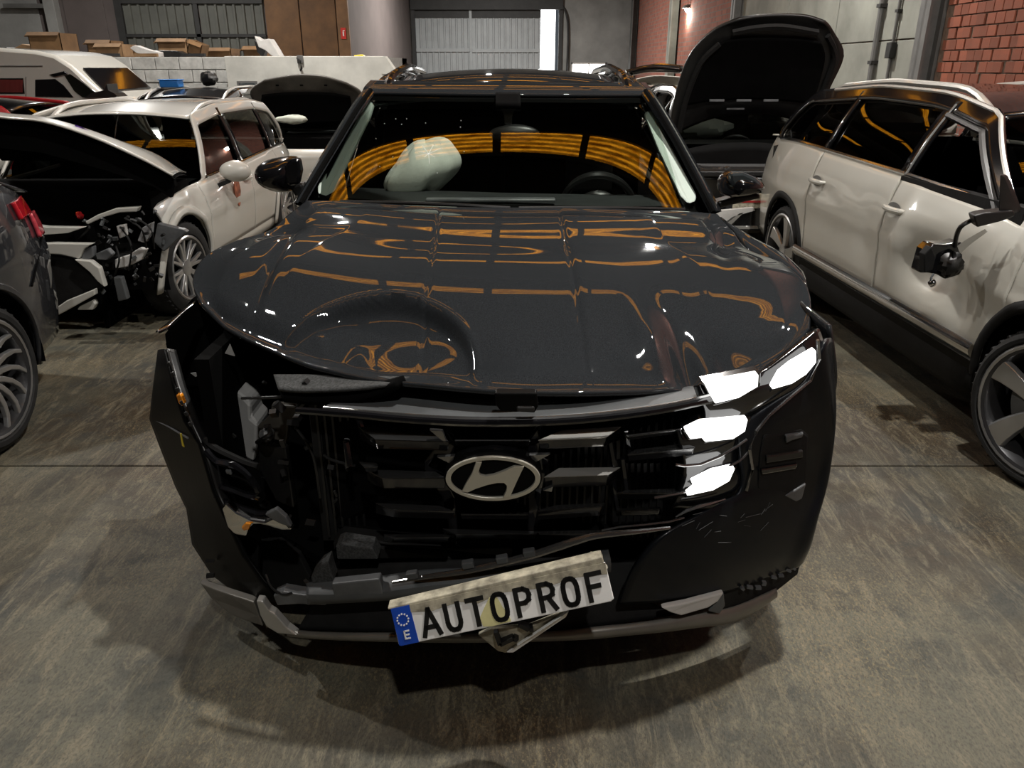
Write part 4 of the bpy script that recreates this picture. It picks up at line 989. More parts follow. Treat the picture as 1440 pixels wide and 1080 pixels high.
# bonnet -------------------------------------------------
rear = cat(pp([(432, 284, 2.90), (480, 285, 2.86), (560, 290, 2.82), (640, 293, 2.80), (715, 294, 2.79), (800, 294, 2.80), (900, 297, 2.82), (960, 299, 2.86), (1008, 303, 2.90)], 0), 8)
front = cat(pp([(283, 428, 2.17), (330, 460, 2.03), (380, 484, 1.93), (440, 507, 1.83), (520, 524, 1.75), (600, 533, 1.71), (690, 541, 1.685), (760, 544, 1.69), (830, 544, 1.70), (900, 543, 1.735), (960, 540, 1.78), (1000, 535, 1.82), (1050, 521, 1.87), (1100, 497, 1.94), (1138, 462, 2.05)], 0), 8)
left = cat(pp([(432, 284, 2.90), (404, 306, 2.76), (380, 326, 2.66), (330, 342, 2.54), (288, 364, 2.42), (272, 398, 2.30), (283, 428, 2.17)], 0), 8)
right = cat(pp([(1008, 303, 2.90), (1030, 328, 2.74), (1050, 352, 2.62), (1100, 372, 2.50), (1130, 398, 2.36), (1140, 430, 2.22), (1138, 462, 2.05)], 0), 8)
NU, NV = 290, 130
def hood(u, v):
    # u across, v from cowl to nose
    a, b = at(rear, u), at(front, u); c, d = at(left, v), at(right, v)
    p = a*(1-v)+b*v+c*(1-u)+d*u-(rear[0]*(1-u)*(1-v)+rear[-1]*u*(1-v)+front[0]*(1-u)*v+front[-1]*u*v)
    x, y = p.x-HX, p.y
    e = max(0, 4*u*(1-u))
    z = .050*math.sin(math.pi*min(1, v))*min(1, e*1.6)                         # crown
    z += .012*(v**6)*0
    # pressed panels: the middle lies a touch lower than the shoulders
    for xc, sg in ((-.235+.03*v, -1), (.185+.02*v, 1)):
        q = (x-xc)*sg
        z += .006*(1/(1+math.exp(-q/.006)))*(1-v**3)
        z -= .0050*math.exp(-(q/.006)**2)*min(1, (1-v)*4)
    # side creases
    z -= .022*math.exp(-((x+.70)/.016)**2)*math.exp(-((y-2.32)/.17)**2)
    z -= .030*math.exp(-((x+.76)/.06)**2)*math.exp(-((y-2.60)/.05)**2)
    z -= .014*math.exp(-((x-.72-(y-2.5)*.2)/.03)**2)*math.exp(-((y-2.6)/.14)**2)
    # buckle across
    z += .0022*math.sin((y-2.1)*19+x*1.5)*math.exp(-((y-2.35)/.24)**2)*(.4+.6*math.exp(-((x+.2)/.4)**2))
    # left nose caved in: sharp arc, everything in front of it rolls under
    r = math.hypot((x+.36)/.285, (y-1.76)/.285)
    fd = min(1, (1-v)*4.5); s = fd/(1+math.exp(min(60, (r-1)/.020)))
    if v > .35:
        z -= s*(.040+.070*max(0, 1-r)**.8)
        z += .010*fd*math.exp(-((r-1.03)/.03)**2)
        for x0, y0, x1_, y1_, h in ((-.50, 1.96, -.43, 1.80, .009), (-.43, 1.80, -.39, 1.88, .007), (-.38, 1.90, -.31, 1.72, .008)):
            dx, dy = x1_-x0, y1_-y0; tt = max(0, min(1, ((x-x0)*dx+(y-y0)*dy)/(dx*dx+dy*dy)))
            z += fd*h*math.exp(-(math.hypot(x-x0-tt*dx, y-y0-tt*dy)/.014)**2)
    # roll of the nose
    z -= .055*max(0, (v-.78)/.22)**2.2
    # right dent with its sharp valley
    vx = .46+.10*(2.1-y)
    z -= .050*math.exp(-((x-vx)/.045)**2)*math.exp(-((y-1.86)/.14)**2)
    z += .020*math.exp(-((x-vx+.10)/.05)**2)*math.exp(-((y-1.92)/.15)**2)
    z -= .022*math.exp(-((x-.60)/.07)**2)*math.exp(-((y-1.92)/.09)**2)
    # ripples along the middle of the nose
    z += .002*math.sin(x*26)*math.exp(-((y-1.8)/.10)**2)*(1-s)
    edge = min(1, min(u, 1-u)*14)
    return p+Vector((0, 0, z*edge*min(1, v*9)*(1 if v < .93 else .35+.65*(1-v)/.07)))
part('bonnet', grid(hood, NU, NV), 'paint_grey', smooth=60, solid=.012, so=0)
part('bonnet_underside', ([hood(u/40, .35+.645*v/20)+Vector((0, .03, -.035)) for u in range(41) for v in range(21)], grid(lambda u, v: Vector(), 40, 20)[1]), 'void_black')

# windscreen and cabin ------------------------------------
def ws(u, v, d=0):
    x = v*2-1
    b = P(428, 285, 3.10).lerp(P(1001, 299, 3.10), v); tt = P(511, 131, 3.70).lerp(P(917, 134, 3.70), v)
    p = b.lerp(tt, u)
    k = 1-x*x
    q = P(715, 296, 2.84)-P(713, 290.5, 3.10); q2 = P(713, 133, 3.58)-P(713, 132, 3.70)
    p = p+(q*(1-u)+q2*u)*k+Vector((0, -.005, .008))*math.sin(u*math.pi)
    return p+Vector((0, .8, -.5)).normalized()*d
part('windscreen', grid(lambda u, v: ws(u, v), 30, 44), 'glass', smooth=60)
def frit(a0, a1, b0, b1, n=20): return grid(lambda u, v: ws(a0+(a1-a0)*u, b0+(b1-b0)*v, .006), n, n)
part('windscreen_border', join(frit(0, .055, 0, 1), frit(.93, 1, 0, 1), frit(0, 1, 0, .028), frit(0, 1, .972, 1)), 'void_black')
part('sensor_pod', join(frit(.86, .99, .46, .54, 6)), 'void_black', solid=.02)
part('rearview_mirror', blob(ws(.72, .52, .10), .11, 3, .02, squash=(1, .25, .35)), 'satin_black')
part('glass_chip', join(*[box(ws(random.uniform(.25, .75), random.uniform(.12, .40), -.002), (.0028, .002, .0028), rotm(30, 20, 40)) for _ in range(18)]), 'plate_white', smooth=0, kind='stuff')
cr = []
for k in range(9):
    a = k*.7; L_ = random.uniform(.03, .10)
    cr.append(tube([ws(.42, .285, -.003), ws(.42+L_*math.sin(a), .285+L_*.55*math.cos(a), -.003)], .0008, 4))
part('glass_crack', join(*cr), 'plate_white', kind='stuff')
# interior
part('dashboard', rows_patch([[ws(.03, v, .02)+Vector((0, 0, -.0)) for v in (.02, .25, .5, .75, .98)], [ws(.03, v, .02)+Vector((0, .30, -.005)) for v in (.04, .25, .5, .75, .96)], [ws(.03, v, .02)+Vector((0, .55, -.04)) for v in (.06, .25, .5, .75, .94)], [ws(.03, v, .02)+Vector((0, .62, -.30)) for v in (.06, .25, .5, .75, .94)]], 6, 6), 'dash')
part('dash_mat', box(P(690, 281, 3.02), (.5, .05, .012)), 'mid_plastic', bevel=.004)
part('headliner', grid(lambda u, v: Vector((HX+(v*2-1)*.55, 3.66+1.7*u, 1.48+.06*math.sin(u*3))), 6, 6), 'dash')
part('seat_row', join(bx(HX-.70, HX-.02, 4.2, 4.4, .5, 1.46), bx(HX+.02, HX+.70, 4.2, 4.4, .5, 1.46)), 'void_black', bevel=.05)
for nm, pl in (('left', [(446, 272), (446, 262), (464, 232), (488, 190), (509, 141), (519, 139), (525, 149), (520, 166), (500, 205), (482, 245), (470, 270), (458, 276)]), ('right', [(907, 163), (912, 156), (922, 158), (944, 205), (966, 248), (980, 274), (979, 283), (968, 287), (957, 276), (940, 240), (925, 208)])):
    Y = lambda y: 3.10+.62*(284-y)/152-.035
    pts = [P(x, y, Y(y)) for x, y in pl]
    part('pillar_lining', prism(pts, (.0, .05, .0)), 'headliner', smooth=0, bevel=.008)
part('quarter_glass_trim', prism([P(x, y, 3.36) for x, y in ((924, 215), (934, 222), (952, 262), (950, 272), (936, 262))], (0, .02, 0)), 'mid_plastic', smooth=0)
part('steering_wheel', tube([P(841+50*math.cos(a), 292+46*math.sin(a), 3.48+.10*math.sin(a)) for a in [i*math.pi/18 for i in range(37)]], .016, 8), 'satin_black')
part('steering_hub', blob(P(841, 288, 3.5), .09, 2, .05, squash=(1, .4, .7)), 'satin_black')
# deployed airbag
def ab(u, v):
    a = u*2*math.pi; q = (v-.5)*math.pi
    w = 1+.10*math.sin(3*a+1)+.06*math.sin(7*a+2*q)+.05*math.sin(5*q+2)
    c = P(590, 243, 3.46)
    return c+Vector((.155*math.cos(q)*math.cos(a)*w+.03*math.sin(q), .13*math.cos(q)*math.sin(a), .125*math.sin(q)*w+.07*math.cos(a)*math.cos(q)*.55))
part('airbag', grid(ab, 40, 26), 'airbag', smooth=80)

# A pillars, roof front, wipers
for sx, pl in ((-1, [(416, 288, 3.02), (440, 247, 3.16), (470, 198, 3.34), (498, 152, 3.52), (515, 129, 3.64)]), (1, [(1010, 300, 3.02), (985, 252, 3.16), (958, 202, 3.34), (930, 154, 3.52), (914, 130, 3.64)])):
    c = cat([tuple(P(*q)) for q in pl], 6)
    o = Vector((sx*.035, .03, 0)); i = Vector((-sx*.035, .0, 0))
    vs, fs = [], []
    for p in c: vs += [p+i, p+i*.2+Vector((0, -.02, .012)), p+o*.5+Vector((0, 0, .005)), p+o+Vector((0, .10, -.02)), p+o*.3+Vector((0, .12, -.03))]
    n = len(c)
    for k in range(n-1):
        for j in range(5): fs.append((k*5+j, k*5+(j+1) % 5, (k+1)*5+(j+1) % 5, (k+1)*5+j))
    part('windscreen_pillar', (vs, fs), 'paint_grey', smooth=50)
    part('pillar_seal', tube([p+i*.7+Vector((0, -.022, .008)) for p in c], .010, 6), 'void_black')
part('roof_header', rows_patch([[ws(.985, v, -.004) for v in (0, .25, .5, .75, 1)], [ws(1.0, v, -.004)+Vector((0, .05, .018)) for v in (0, .25, .5, .75, 1)], [ws(1.0, v, 0)+Vector((0, .22, .045)) for v in (0, .25, .5, .75, 1)]], 6, 5), 'paint_grey', solid=.015, so=0)
part('cowl_panel', rows_patch([[ws(.0, v, .0)+Vector((0, .0, -.01)) for v in (0, .25, .5, .75, 1)], [ws(0, v, 0)+Vector((0, -.10, -.05)) for v in (0, .25, .5, .75, 1)], [ws(0, v, 0)+Vector((0, -.22, -.16)) for v in (0, .25, .5, .75, 1)]], 5, 4), 'void_black')
for a, b in ((.10, .50), (.52, .92)):
    part('wiper', tube([ws(.012+.012*math.sin(k/10*3.14), a+(b-a)*k/10, -.018) for k in range(11)], .007, 6), 'satin_black')
# door mirrors
def mirrorhouse(px, pl, Y, nm):
    pts = [P(x, y, Y) for x, y in pl]; c = sum(pts, Vector())/len(pts)
    vs = [p for p in pts]; n = len(pts)
    r2 = [c+(p-c)*.93+Vector((0, -.07, 0)) for p in pts]; r3 = [c+(p-c)*.62+Vector((0, -.13, 0)) for p in pts]; b2 = [c+(p-c)*.98+Vector((0, .05, 0)) for p in pts]
    al = b2+vs+r2+r3+[c+Vector((0, -.145, 0))]
    fs = [(q*n+k, q*n+(k+1) % n, (q+1)*n+(k+1) % n, (q+1)*n+k) for q in range(3) for k in range(n)]+[(3*n+k, 3*n+(k+1) % n, 4*n) for k in range(n)]+[tuple(range(n))]
    return part(nm, (al, fs), 'gloss_black', smooth=50, subd=1)
ml = mirrorhouse(392, [(359, 240), (366, 228), (384, 221), (410, 218), (423, 220), (426, 240), (421, 264), (410, 272), (385, 268), (365, 258)], 3.18, 'side_mirror')
part('mirror_cap', prism(pp([(398, 234), (408, 224), (421, 222), (424, 240), (420, 260), (404, 262), (398, 248)], 3.06), (0, .04, 0)), 'gloss_black', ml, smooth=0, bevel=.012)
part('mirror_foot', prism(pp([(405, 262), (424, 258), (432, 276), (420, 284)], 3.14), (0, .08, 0)), 'satin_black', smooth=0, bevel=.01)
mr = mirrorhouse(1040, [(1012, 246), (1022, 239), (1046, 240), (1064, 248), (1074, 258), (1070, 266), (1050, 272), (1024, 276), (1012, 274), (1007, 262)], 3.14, 'side_mirror')
part('mirror_cap', prism(pp([(1026, 243), (1046, 242), (1064, 250), (1073, 259), (1066, 265), (1046, 267), (1032, 266), (1027, 255)], 3.02), (0, .04, 0)), 'mirror_glass', mr, smooth=0, bevel=.012, label='grey mirror cap')
part('mirror_foot', prism(pp([(1008, 284), (1040, 276), (1068, 272), (1070, 279), (1040, 286), (1012, 293)], 3.12), (0, .08, 0)), 'satin_black', smooth=0, bevel=.008)

# wings beneath the bonnet edges
part('front_wing', rows_patch([pp([(1012, 306, 2.92), (1036, 322, 2.80), (1062, 338, 2.72), (1100, 358, 2.60), (1128, 384, 2.48)], 0), pp([(1024, 318, 2.86), (1046, 342, 2.70), (1070, 358, 2.62), (1104, 374, 2.50), (1134, 402, 2.36)], 0), pp([(1030, 345, 2.80), (1054, 372, 2.64), (1080, 390, 2.56), (1108, 402, 2.46), (1136, 430, 2.32)], 0)], 5, 5), 'paint_grey', solid=.012, so=0)
part('wing_side', rows_patch([[Vector((HX+.885, y, z)) if z > .9 else Vector((HX+.925, y, z)) for z in (1.0, .85, .72, .60, .47)] for y in (2.0, 2.12, 2.24)], 4, 4), 'paint_grey', solid=.012, so=0)
part('wing_mount', rows_patch([pp([(236, 462, 2.12), (262, 436, 2.20), (278, 424, 2.24)], 0), pp([(220, 468, 2.10), (244, 450, 2.18), (268, 430, 2.24)], 0)], 4, 4), 'chrome', solid=.01, so=0, label='torn shiny wing edge')
part('wing_remnant', prism(pp([(232, 470), (270, 420), (284, 432), (340, 470), (400, 500), (470, 520), (470, 545), (380, 530), (300, 545), (245, 540), (236, 500)], 2.34), (0, .05, 0)), 'void_black', smooth=0)

# front bay: black box, radiator, crossmembers -------------
part('engine_bay', join(bx(HX-.80, HX+.80, 2.30, 2.5, .34, .93), bx(HX-.84, HX-.80, 1.95, 2.5, .3, .92), bx(HX+.80, HX+.84, 2.05, 2.5, .3, .9), bx(HX-.66, HX+.66, 1.95, 2.4, .28, .32)), 'void_black', smooth=0)
part('undertray_light_block', prism([(HX-.74, 2.05, .30), (HX-.5, 1.85, .30), (HX, 1.74, .30), (HX+.5, 1.84, .30), (HX+.80, 2.02, .30), (HX+.84, 2.5, .30), (HX-.80, 2.5, .30)], (0, 0, .03)), 'void_black', smooth=0)  # unseen tray added to block light leaking into the shadow under the nose
part('radiator', bx(HX-.52, HX+.52, 1.86, 1.93, .40, .86), 'matte_black', bevel=.004)
part('radiator_fin', join(*[bx(HX-.5+k*.0205, HX-.494+k*.0205, 1.85, 1.86, .42, .84) for k in range(49)]), 'satin_black', smooth=0, kind='stuff')
part('upper_cover', rows_patch([pf([(455, 573), (520, 577), (600, 585), (700, 588), (800, 584), (900, 573), (1000, 556)], .03), pf([(480, 560), (540, 562), (610, 566), (700, 570), (800, 566), (900, 556), (990, 544)], .10), pf([(560, 545), (590, 536), (640, 538), (700, 548), (800, 552), (900, 546), (985, 540)], .22), pf([(570, 530), (600, 525), (640, 526), (700, 536), (800, 540), (900, 538), (985, 532)], .36)], 6, 5), 'grey_plastic', smooth=50, solid=.006)
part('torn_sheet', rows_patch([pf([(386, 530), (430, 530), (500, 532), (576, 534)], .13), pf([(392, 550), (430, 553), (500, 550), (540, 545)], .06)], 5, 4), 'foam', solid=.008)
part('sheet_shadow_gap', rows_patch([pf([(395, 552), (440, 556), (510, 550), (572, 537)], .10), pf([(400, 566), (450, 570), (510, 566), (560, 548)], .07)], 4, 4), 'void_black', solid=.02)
part('grille_surround', tube([PF(x, y, -.002) for x, y in [tuple(v)[:2] for v in cat([(418, 577, 0), (500, 583, 0), (560, 589, 0), (640, 594, 0), (720, 595, 0), (800, 592, 0), (880, 584, 0), (950, 573, 0), (1000, 562, 0)], 4)]], .009, 8), 'gloss_black')
part('grille_surround', tube([PF(x, y, .006) for x, y in [tuple(v)[:2] for v in cat([(455, 574, 0), (560, 583, 0), (640, 588, 0), (720, 589, 0), (800, 586, 0), (880, 578, 0), (950, 567, 0), (1000, 555, 0)], 4)]], .005, 6), 'bar_chrome')
lt = plate('bonnet_latch', [(696, 553), (755, 553), (757, 572), (752, 581), (704, 579), (697, 570)], -.015, 'torn_black', .03)
plate('latch_slot', [(726, 572), (752, 572), (752, 580), (727, 580)], -.02, 'steel_dk', .02, lt)
plate('grille_frame', [(445, 592), (560, 600), (700, 604), (850, 598), (960, 584), (1000, 600), (1010, 720), (900, 752), (700, 760), (540, 760), (470, 740)], .16, 'void_black', .02)

def bar(tl, tr, br, bl, mat='gloss_black', drop=9, lit='bar_chrome', back=.05):
    """a faceted grille bar: a tilted top facet over a dark front face"""
    a, b, c, d = PF(*tl, back), PF(*tr, back), PF(*br, .0), PF(*bl, .0)
    e, f = PF(br[0]-2, br[1]+drop, .015), PF(bl[0]+2, bl[1]+drop, .015)
    g, h = PF(tr[0], tr[1]+drop+4, .09), PF(tl[0], tl[1]+drop+4, .09)
    o = part('grille_bar', ([a, b, c, d, e, f, g, h], [(0, 1, 2, 3), (3, 2, 4, 5), (5, 4, 6, 7), (0, 7, 6, 1), (1, 6, 4, 2), (0, 3, 5, 7)]), mat, smooth=0, bevel=.002)
    k = .0015
    up = Vector((0, -.002, .003))
    part('lit_bar_face', ([v+up for v in (a, b, c, d)]+[v for v in (a, b, c, d)], [(0, 1, 2, 3), (7, 6, 5, 4), (0, 4, 5, 1), (1, 5, 6, 2), (2, 6, 7, 3), (3, 7, 4, 0)]), lit, o, smooth=0)  # top facet in its own material, so its lit tone is painted in
    return o
G = 'bar_chrome'; K = 'gloss_black'; SV = 'silver'
bar((505, 601), (612, 607), (632, 622), (528, 619), K, 12, 'satin_black')
bar((790, 606), (873, 601), (852, 616), (757, 620), K, 12, SV)
bar((640, 618), (745, 618), (745, 621), (640, 621), K, 6, G)
bar((880, 612), (962, 602), (950, 606), (882, 615), K, 4, G)
bar((893, 633), (985, 622), (975, 632), (882, 640), K, 8, G)
bar((505, 650), (530, 652), (532, 657), (512, 658), K, 6, G)
bar((516, 661), (612, 664), (628, 673), (538, 673), K, 14, G)
bar((786, 659), (872, 658), (855, 669), (765, 672), K, 14, SV)
bar((880, 690), (980, 687), (975, 694), (866, 694), K, 8, G)
bar((528, 708), (618, 712), (640, 720), (548, 717), K, 10, G)
bar((782, 711), (852, 708), (846, 713), (755, 719), K, 12, G)
bar((648, 721), (743, 721), (743, 724), (648, 724), K, 6, G)
bar((866, 716), (930, 714), (928, 717), (868, 719), K, 6, 'satin_black')
bar((540, 752), (636, 752), (632, 756), (552, 757), K, 6, G)
bar((622, 744), (758, 748), (754, 752), (640, 752), K, 6, G)
bar((756, 748), (846, 746), (842, 751), (758, 752), K, 6, G)
for pl in ([(614, 643), (640, 641), (635, 653)], [(744, 640), (774, 639), (752, 651)], [(763, 690), (778, 684), (776, 692)], [(604, 605), (622, 606), (628, 622), (624, 622)]):
    plate('grille_gem', pl, .0, 'bar_chrome', .012, None, .001)
plate('grille_post', [(628, 606), (642, 625), (642, 640), (612, 640), (600, 660), (628, 676), (640, 700), (644, 745), (632, 748), (622, 700), (600, 670), (596, 650)], .05, 'gloss_black', .03)
plate('grille_post', [(758, 606), (744, 625), (744, 640), (772, 645), (768, 668), (756, 690), (748, 720), (752, 748), (742, 748), (742, 700), (760, 668), (754, 640)], .05, 'gloss_black', .03)
for x, y0, y1 in ((505, 590, 610), (487, 622, 655), (880, 605, 640), (858, 620, 655), (875, 645, 690), (862, 672, 715)):
    part('grille_stay', tube([PF(x, y0, .06), PF(x+6, y1, .05)], .008, 6), 'gloss_black')
part('vent_louvre', join(*[prism(pf([(x, 620), (x+5, 619), (x+5, 645), (x, 646)], .10), (0, .02, 0)) for x in range(822, 872, 9)], *[prism(pf([(x, 612), (x+6, 611), (x+6, 630), (x, 631)], .10), (0, .02, 0)) for x in range(886, 956, 11)], *[prism(pf([(x, 652), (x+5, 651), (x+5, 664), (x, 665)], .10), (0, .02, 0)) for x in range(878, 950, 9)]), 'satin_black', smooth=0, kind='stuff')
# emblem
ec = (693.3, 673.5)
def ering(rx, ry, off): return [PF(ec[0]+rx*math.cos(a), ec[1]+ry*math.sin(a), off) for a in [i*2*math.pi/48 for i in range(48)]]
em = part('emblem', prism(ering(69, 34, -.028), (0, .06, 0)), 'torn_black', smooth=30, bevel=.004)
plate('emblem_housing', [(640, 645), (660, 634), (695, 628), (725, 634), (746, 647), (752, 680), (640, 680)], .0, 'gloss_black', .04, em, .01)
o1, i1 = ering(66.7, 31.2, -.034), ering(59.5, 26.4, -.034)
n = 48; vs = o1+i1+[p+Vector((0, .012, 0)) for p in o1]+[p+Vector((0, .012, 0)) for p in i1]; fs = []
for k in range(n):
    j = (k+1) % n; fs += [(k, j, n+j, n+k), (2*n+k, 3*n+k, 3*n+j, 2*n+j), (k, 2*n+k, 2*n+j, j), (n+k, n+j, 3*n+j, 3*n+k)]
part('emblem_ring', (vs, fs), 'badge_silver', em, smooth=30, bevel=.001)
hpts = [(1042, 540), (1072, 541), (1060, 570), (1055, 592), (1064, 606), (1088, 612), (1130, 606), (1180, 588), (1232, 564), (1286, 562), (1272, 590), (1248, 640), (1214, 716), (1178, 722), (1196, 684), (1198, 660), (1184, 646), (1150, 646), (1100, 656), (1040, 676), (1000, 694), (970, 690), (990, 650), (1020, 600)]
part('emblem_letter', prism(pf([(380+x/3.6, 500+y/3.6) for x, y in hpts], -.036), (0, .014, 0)), 'badge_silver', em, smooth=0, bevel=.001)

# right lamps ---------------------------------------------
hl = part('headlamp_housing', rows_patch([pf([(978, 542), (1020, 538), (1062, 526), (1100, 500), (1148, 462)], .035), pf([(984, 560), (1030, 552), (1075, 540), (1118, 518), (1156, 488)], .02), pf([(990, 580), (1036, 576), (1076, 562), (1112, 545), (1154, 512)], .02), pf([(985, 596), (1030, 592), (1060, 582), (1085, 568), (1120, 548)], .03)], 5, 5), 'gloss_black', solid=.02, so=0, smooth=60)
def lens(pts, par, off=-.004):
    c = sum((Vector((x, y, 0)) for x, y in pts), Vector())/len(pts)
    rim_ = [(c.x+(x-c.x)*1.10, c.y+(y-c.y)*1.16) for x, y in pts]
    b = part('lamp_bezel', prism(pf(rim_, off+.008), (0, .05, 0)), 'gloss_black', par, smooth=0, bevel=.003)
    return part('lamp_lens', prism(pf(pts, off-.022), (0, .03, 0)), 'led', par, smooth=0, bevel=.003)
lens([(1086, 548), (1098, 526), (1114, 513), (1148, 493), (1148, 510), (1134, 527), (1114, 540)], hl)
lens([(992, 541), (1067, 527), (1066, 544), (1039, 560), (1006, 568)], hl)
h2 = part('lamp_cluster', rows_patch([pf([(950, 604), (990, 592), (1030, 586), (1062, 580)], .03), pf([(955, 625), (990, 622), (1030, 618), (1056, 606)], .02), pf([(960, 660), (995, 656), (1030, 650), (1050, 636)], .03), pf([(950, 700), (990, 700), (1025, 690), (1048, 664)], .02), pf([(940, 712), (990, 712), (1025, 702), (1048, 690)], .05)], 5, 5), 'gloss_black', solid=.02, so=0, smooth=60)
lens([(964, 607), (987, 596), (1052, 590), (1048, 607), (1031, 618), (992, 622), (987, 616), (971, 618)], h2)
lens([(966, 698), (1003, 690), (1026, 677), (1034, 659), (1003, 666), (973, 681), (984, 684)], h2)
part('lamp_crease', tube([PF(x, y, -.006) for x, y in ((950, 653), (962, 655), (985, 653), (1012, 642), (1036, 628), (1050, 618))], .0035, 6), 'bar_chrome', h2)
part('lamp_crease', tube([PF(x, y, -.006) for x, y in ((1025, 656), (1040, 648), (1052, 636))], .004, 6), 'bar_chrome', h2)
part('lamp_crease', tube([PF(x, y, -.004) for x, y in ((920, 700), (960, 693), (984, 688), (972, 698))], .0035, 6), 'bar_chrome', h2)
# bumper, right half
bp_ = part('bumper_corner', rows_patch([pf([(1036, 600), (1060, 583), (1092, 562), (1130, 535), (1160, 478)], .012)+[Vector((HX+.925, 2.06, .93))],
    pf([(1040, 640), (1066, 620), (1100, 592), (1142, 576), (1171, 546)], .0)+[Vector((HX+.94, 2.08, .80))],
    pf([(1040, 690), (1066, 675), (1105, 668), (1148, 650), (1172, 600)], .0)+[Vector((HX+.94, 2.1, .72))],
    pf([(985, 722), (1040, 706), (1090, 700), (1140, 697), (1163, 668)], -.01)+[Vector((HX+.93, 2.1, .62))],
    pf([(925, 756), (1000, 748), (1070, 745), (1122, 742), (1150, 718)], -.02)+[Vector((HX+.92, 2.1, .55))],
    pf([(890, 800), (980, 796), (1050, 788), (1108, 776), (1140, 758)], -.02)+[Vector((HX+.91, 2.1, .48))],
    pf([(870, 848), (960, 842), (1030, 828), (1090, 806), (1130, 782)], -.0)+[Vector((HX+.90, 2.1, .42))]], 6, 6), 'paint_lower', solid=.012, so=0, smooth=60)
fr = plate('fog_recess', [(1074, 612), (1128, 604), (1138, 612), (1134, 680), (1122, 706), (1104, 697), (1066, 690), (1068, 640)], -.012, 'matte_black', .03, None, .008)
plate('recess_blade', [(1078, 642), (1130, 634), (1130, 644), (1078, 652)], -.022, 'satin_black', .02, fr)
plate('recess_blade', [(1070, 660), (1122, 652), (1120, 660), (1072, 668)], -.02, 'gloss_black', .02, fr)
plate('recess_blade', [(1104, 698), (1134, 680), (1128, 702), (1120, 706)], -.02, 'mid_plastic', .02, fr)
plate('recess_clip', [(1105, 613), (1131, 609), (1128, 616), (1114, 620), (1106, 624)], -.02, 'grey_plastic', .02, fr)
plate('bumper_side_trim', [(1136, 605), (1170, 596), (1166, 660), (1150, 712), (1128, 716), (1140, 670)], -.006, 'satin_black', .02, None, .01)
part('bumper_scrape', join(*[tube([PF(x, y, -.028), PF(x+dx, y+dy, -.028)], random.uniform(.0004, .0009), 4) for x, y, dx, dy in [(random.uniform(950, 1080), random.uniform(712, 765), random.uniform(5, 26), random.uniform(-14, 2)) for _ in range(16)]]), 'grey_plastic', smooth=0, kind='stuff')
part('bumper_crack', tube([PF(x, y, -.012) for x, y in ((950, 727), (966, 718), (984, 712), (1000, 708), (1020, 702))], [.002, .005, .006, .004, .002], 5), 'bar_chrome')
part('bumper_seam', tube([PF(x, y, -.012) for x, y in ((1050, 690), (1058, 660), (1054, 632), (1064, 606), (1082, 584), (1110, 560), (1140, 535), (1152, 505), (1150, 478))], .0045, 6), 'bar_chrome')
part('bumper_edge', tube([PF(x, y, -.004) for x, y in ((1143, 722), (1138, 752), (1130, 782), (1112, 790), (1060, 806), (1016, 824))], .006, 6), 'mid_plastic')
plate('side_valance', [(1010, 838), (1060, 818), (1108, 800), (1127, 788), (1122, 808), (1092, 832), (1045, 850), (1014, 862)], .0, 'matte_black', .05)
part('valance_tab', join(*[box(PF(x, y+random.uniform(-2, 2), -.015), (random.uniform(.008, .018), .012, random.uniform(.005, .011)), rotm(y=18+random.uniform(-20, 20))) for x, y in ((1044, 829), (1054, 827), (1066, 825), (1074, 820), (1088, 812), (1098, 808), (1108, 803), (1116, 797))]), 'mid_plastic', smooth=0, kind='stuff')
# lower bumper and lip
part('lower_bumper', rows_patch([pf([(470, 800), (560, 790), (700, 784), (820, 780), (900, 790)], .10), pf([(440, 850), (560, 846), (700, 842), (820, 830), (900, 838)], .05), pf([(420, 884), (560, 888), (700, 890), (840, 880), (960, 862)], .02)], 6, 5), 'matte_black', solid=.01, so=0)
lip = [(404, 884, 893), (434, 889, 896), (490, 891, 899), (560, 891, 901), (640, 892, 902), (720, 892, 901), (790, 888, 899), (840, 882, 896), (890, 877, 891), (940, 870, 886), (985, 862, 880), (1020, 856, 876), (1050, 846, 866), (1092, 828, 838)]
part('skid_lip', rows_patch([[PF(x, a, .0) for x, a, b in lip], [PF(x, (a+b)/2, -.012) for x, a, b in lip], [PF(x, b, .0) for x, a, b in lip], [PF(x, b-1, .08) for x, a, b in lip]], 3, 3), 'skid_silver', smooth=50, solid=.004)
plate('lip_end', [(360, 845), (369, 846), (378, 859), (386, 864), (404, 884), (418, 894), (390, 891), (374, 881), (366, 866)], -.02, 'silver', .03)
plate('broken_lip', [(281, 820), (300, 828), (323, 836), (357, 847), (364, 866), (370, 881), (345, 873), (321, 863), (297, 842)], .03, 'skid_silver', .03, label='bent broken lip corner')
plate('lip_winglet', [(930, 855), (965, 848), (1018, 834), (1010, 846), (996, 855), (958, 866), (944, 862)], -.03, 'junk_white', .02, label='bright white torn lip corner')
plate('lip_winglet', [(1018, 834), (1020, 852), (1012, 864), (996, 860)], -.02, 'grey_plastic', .03)
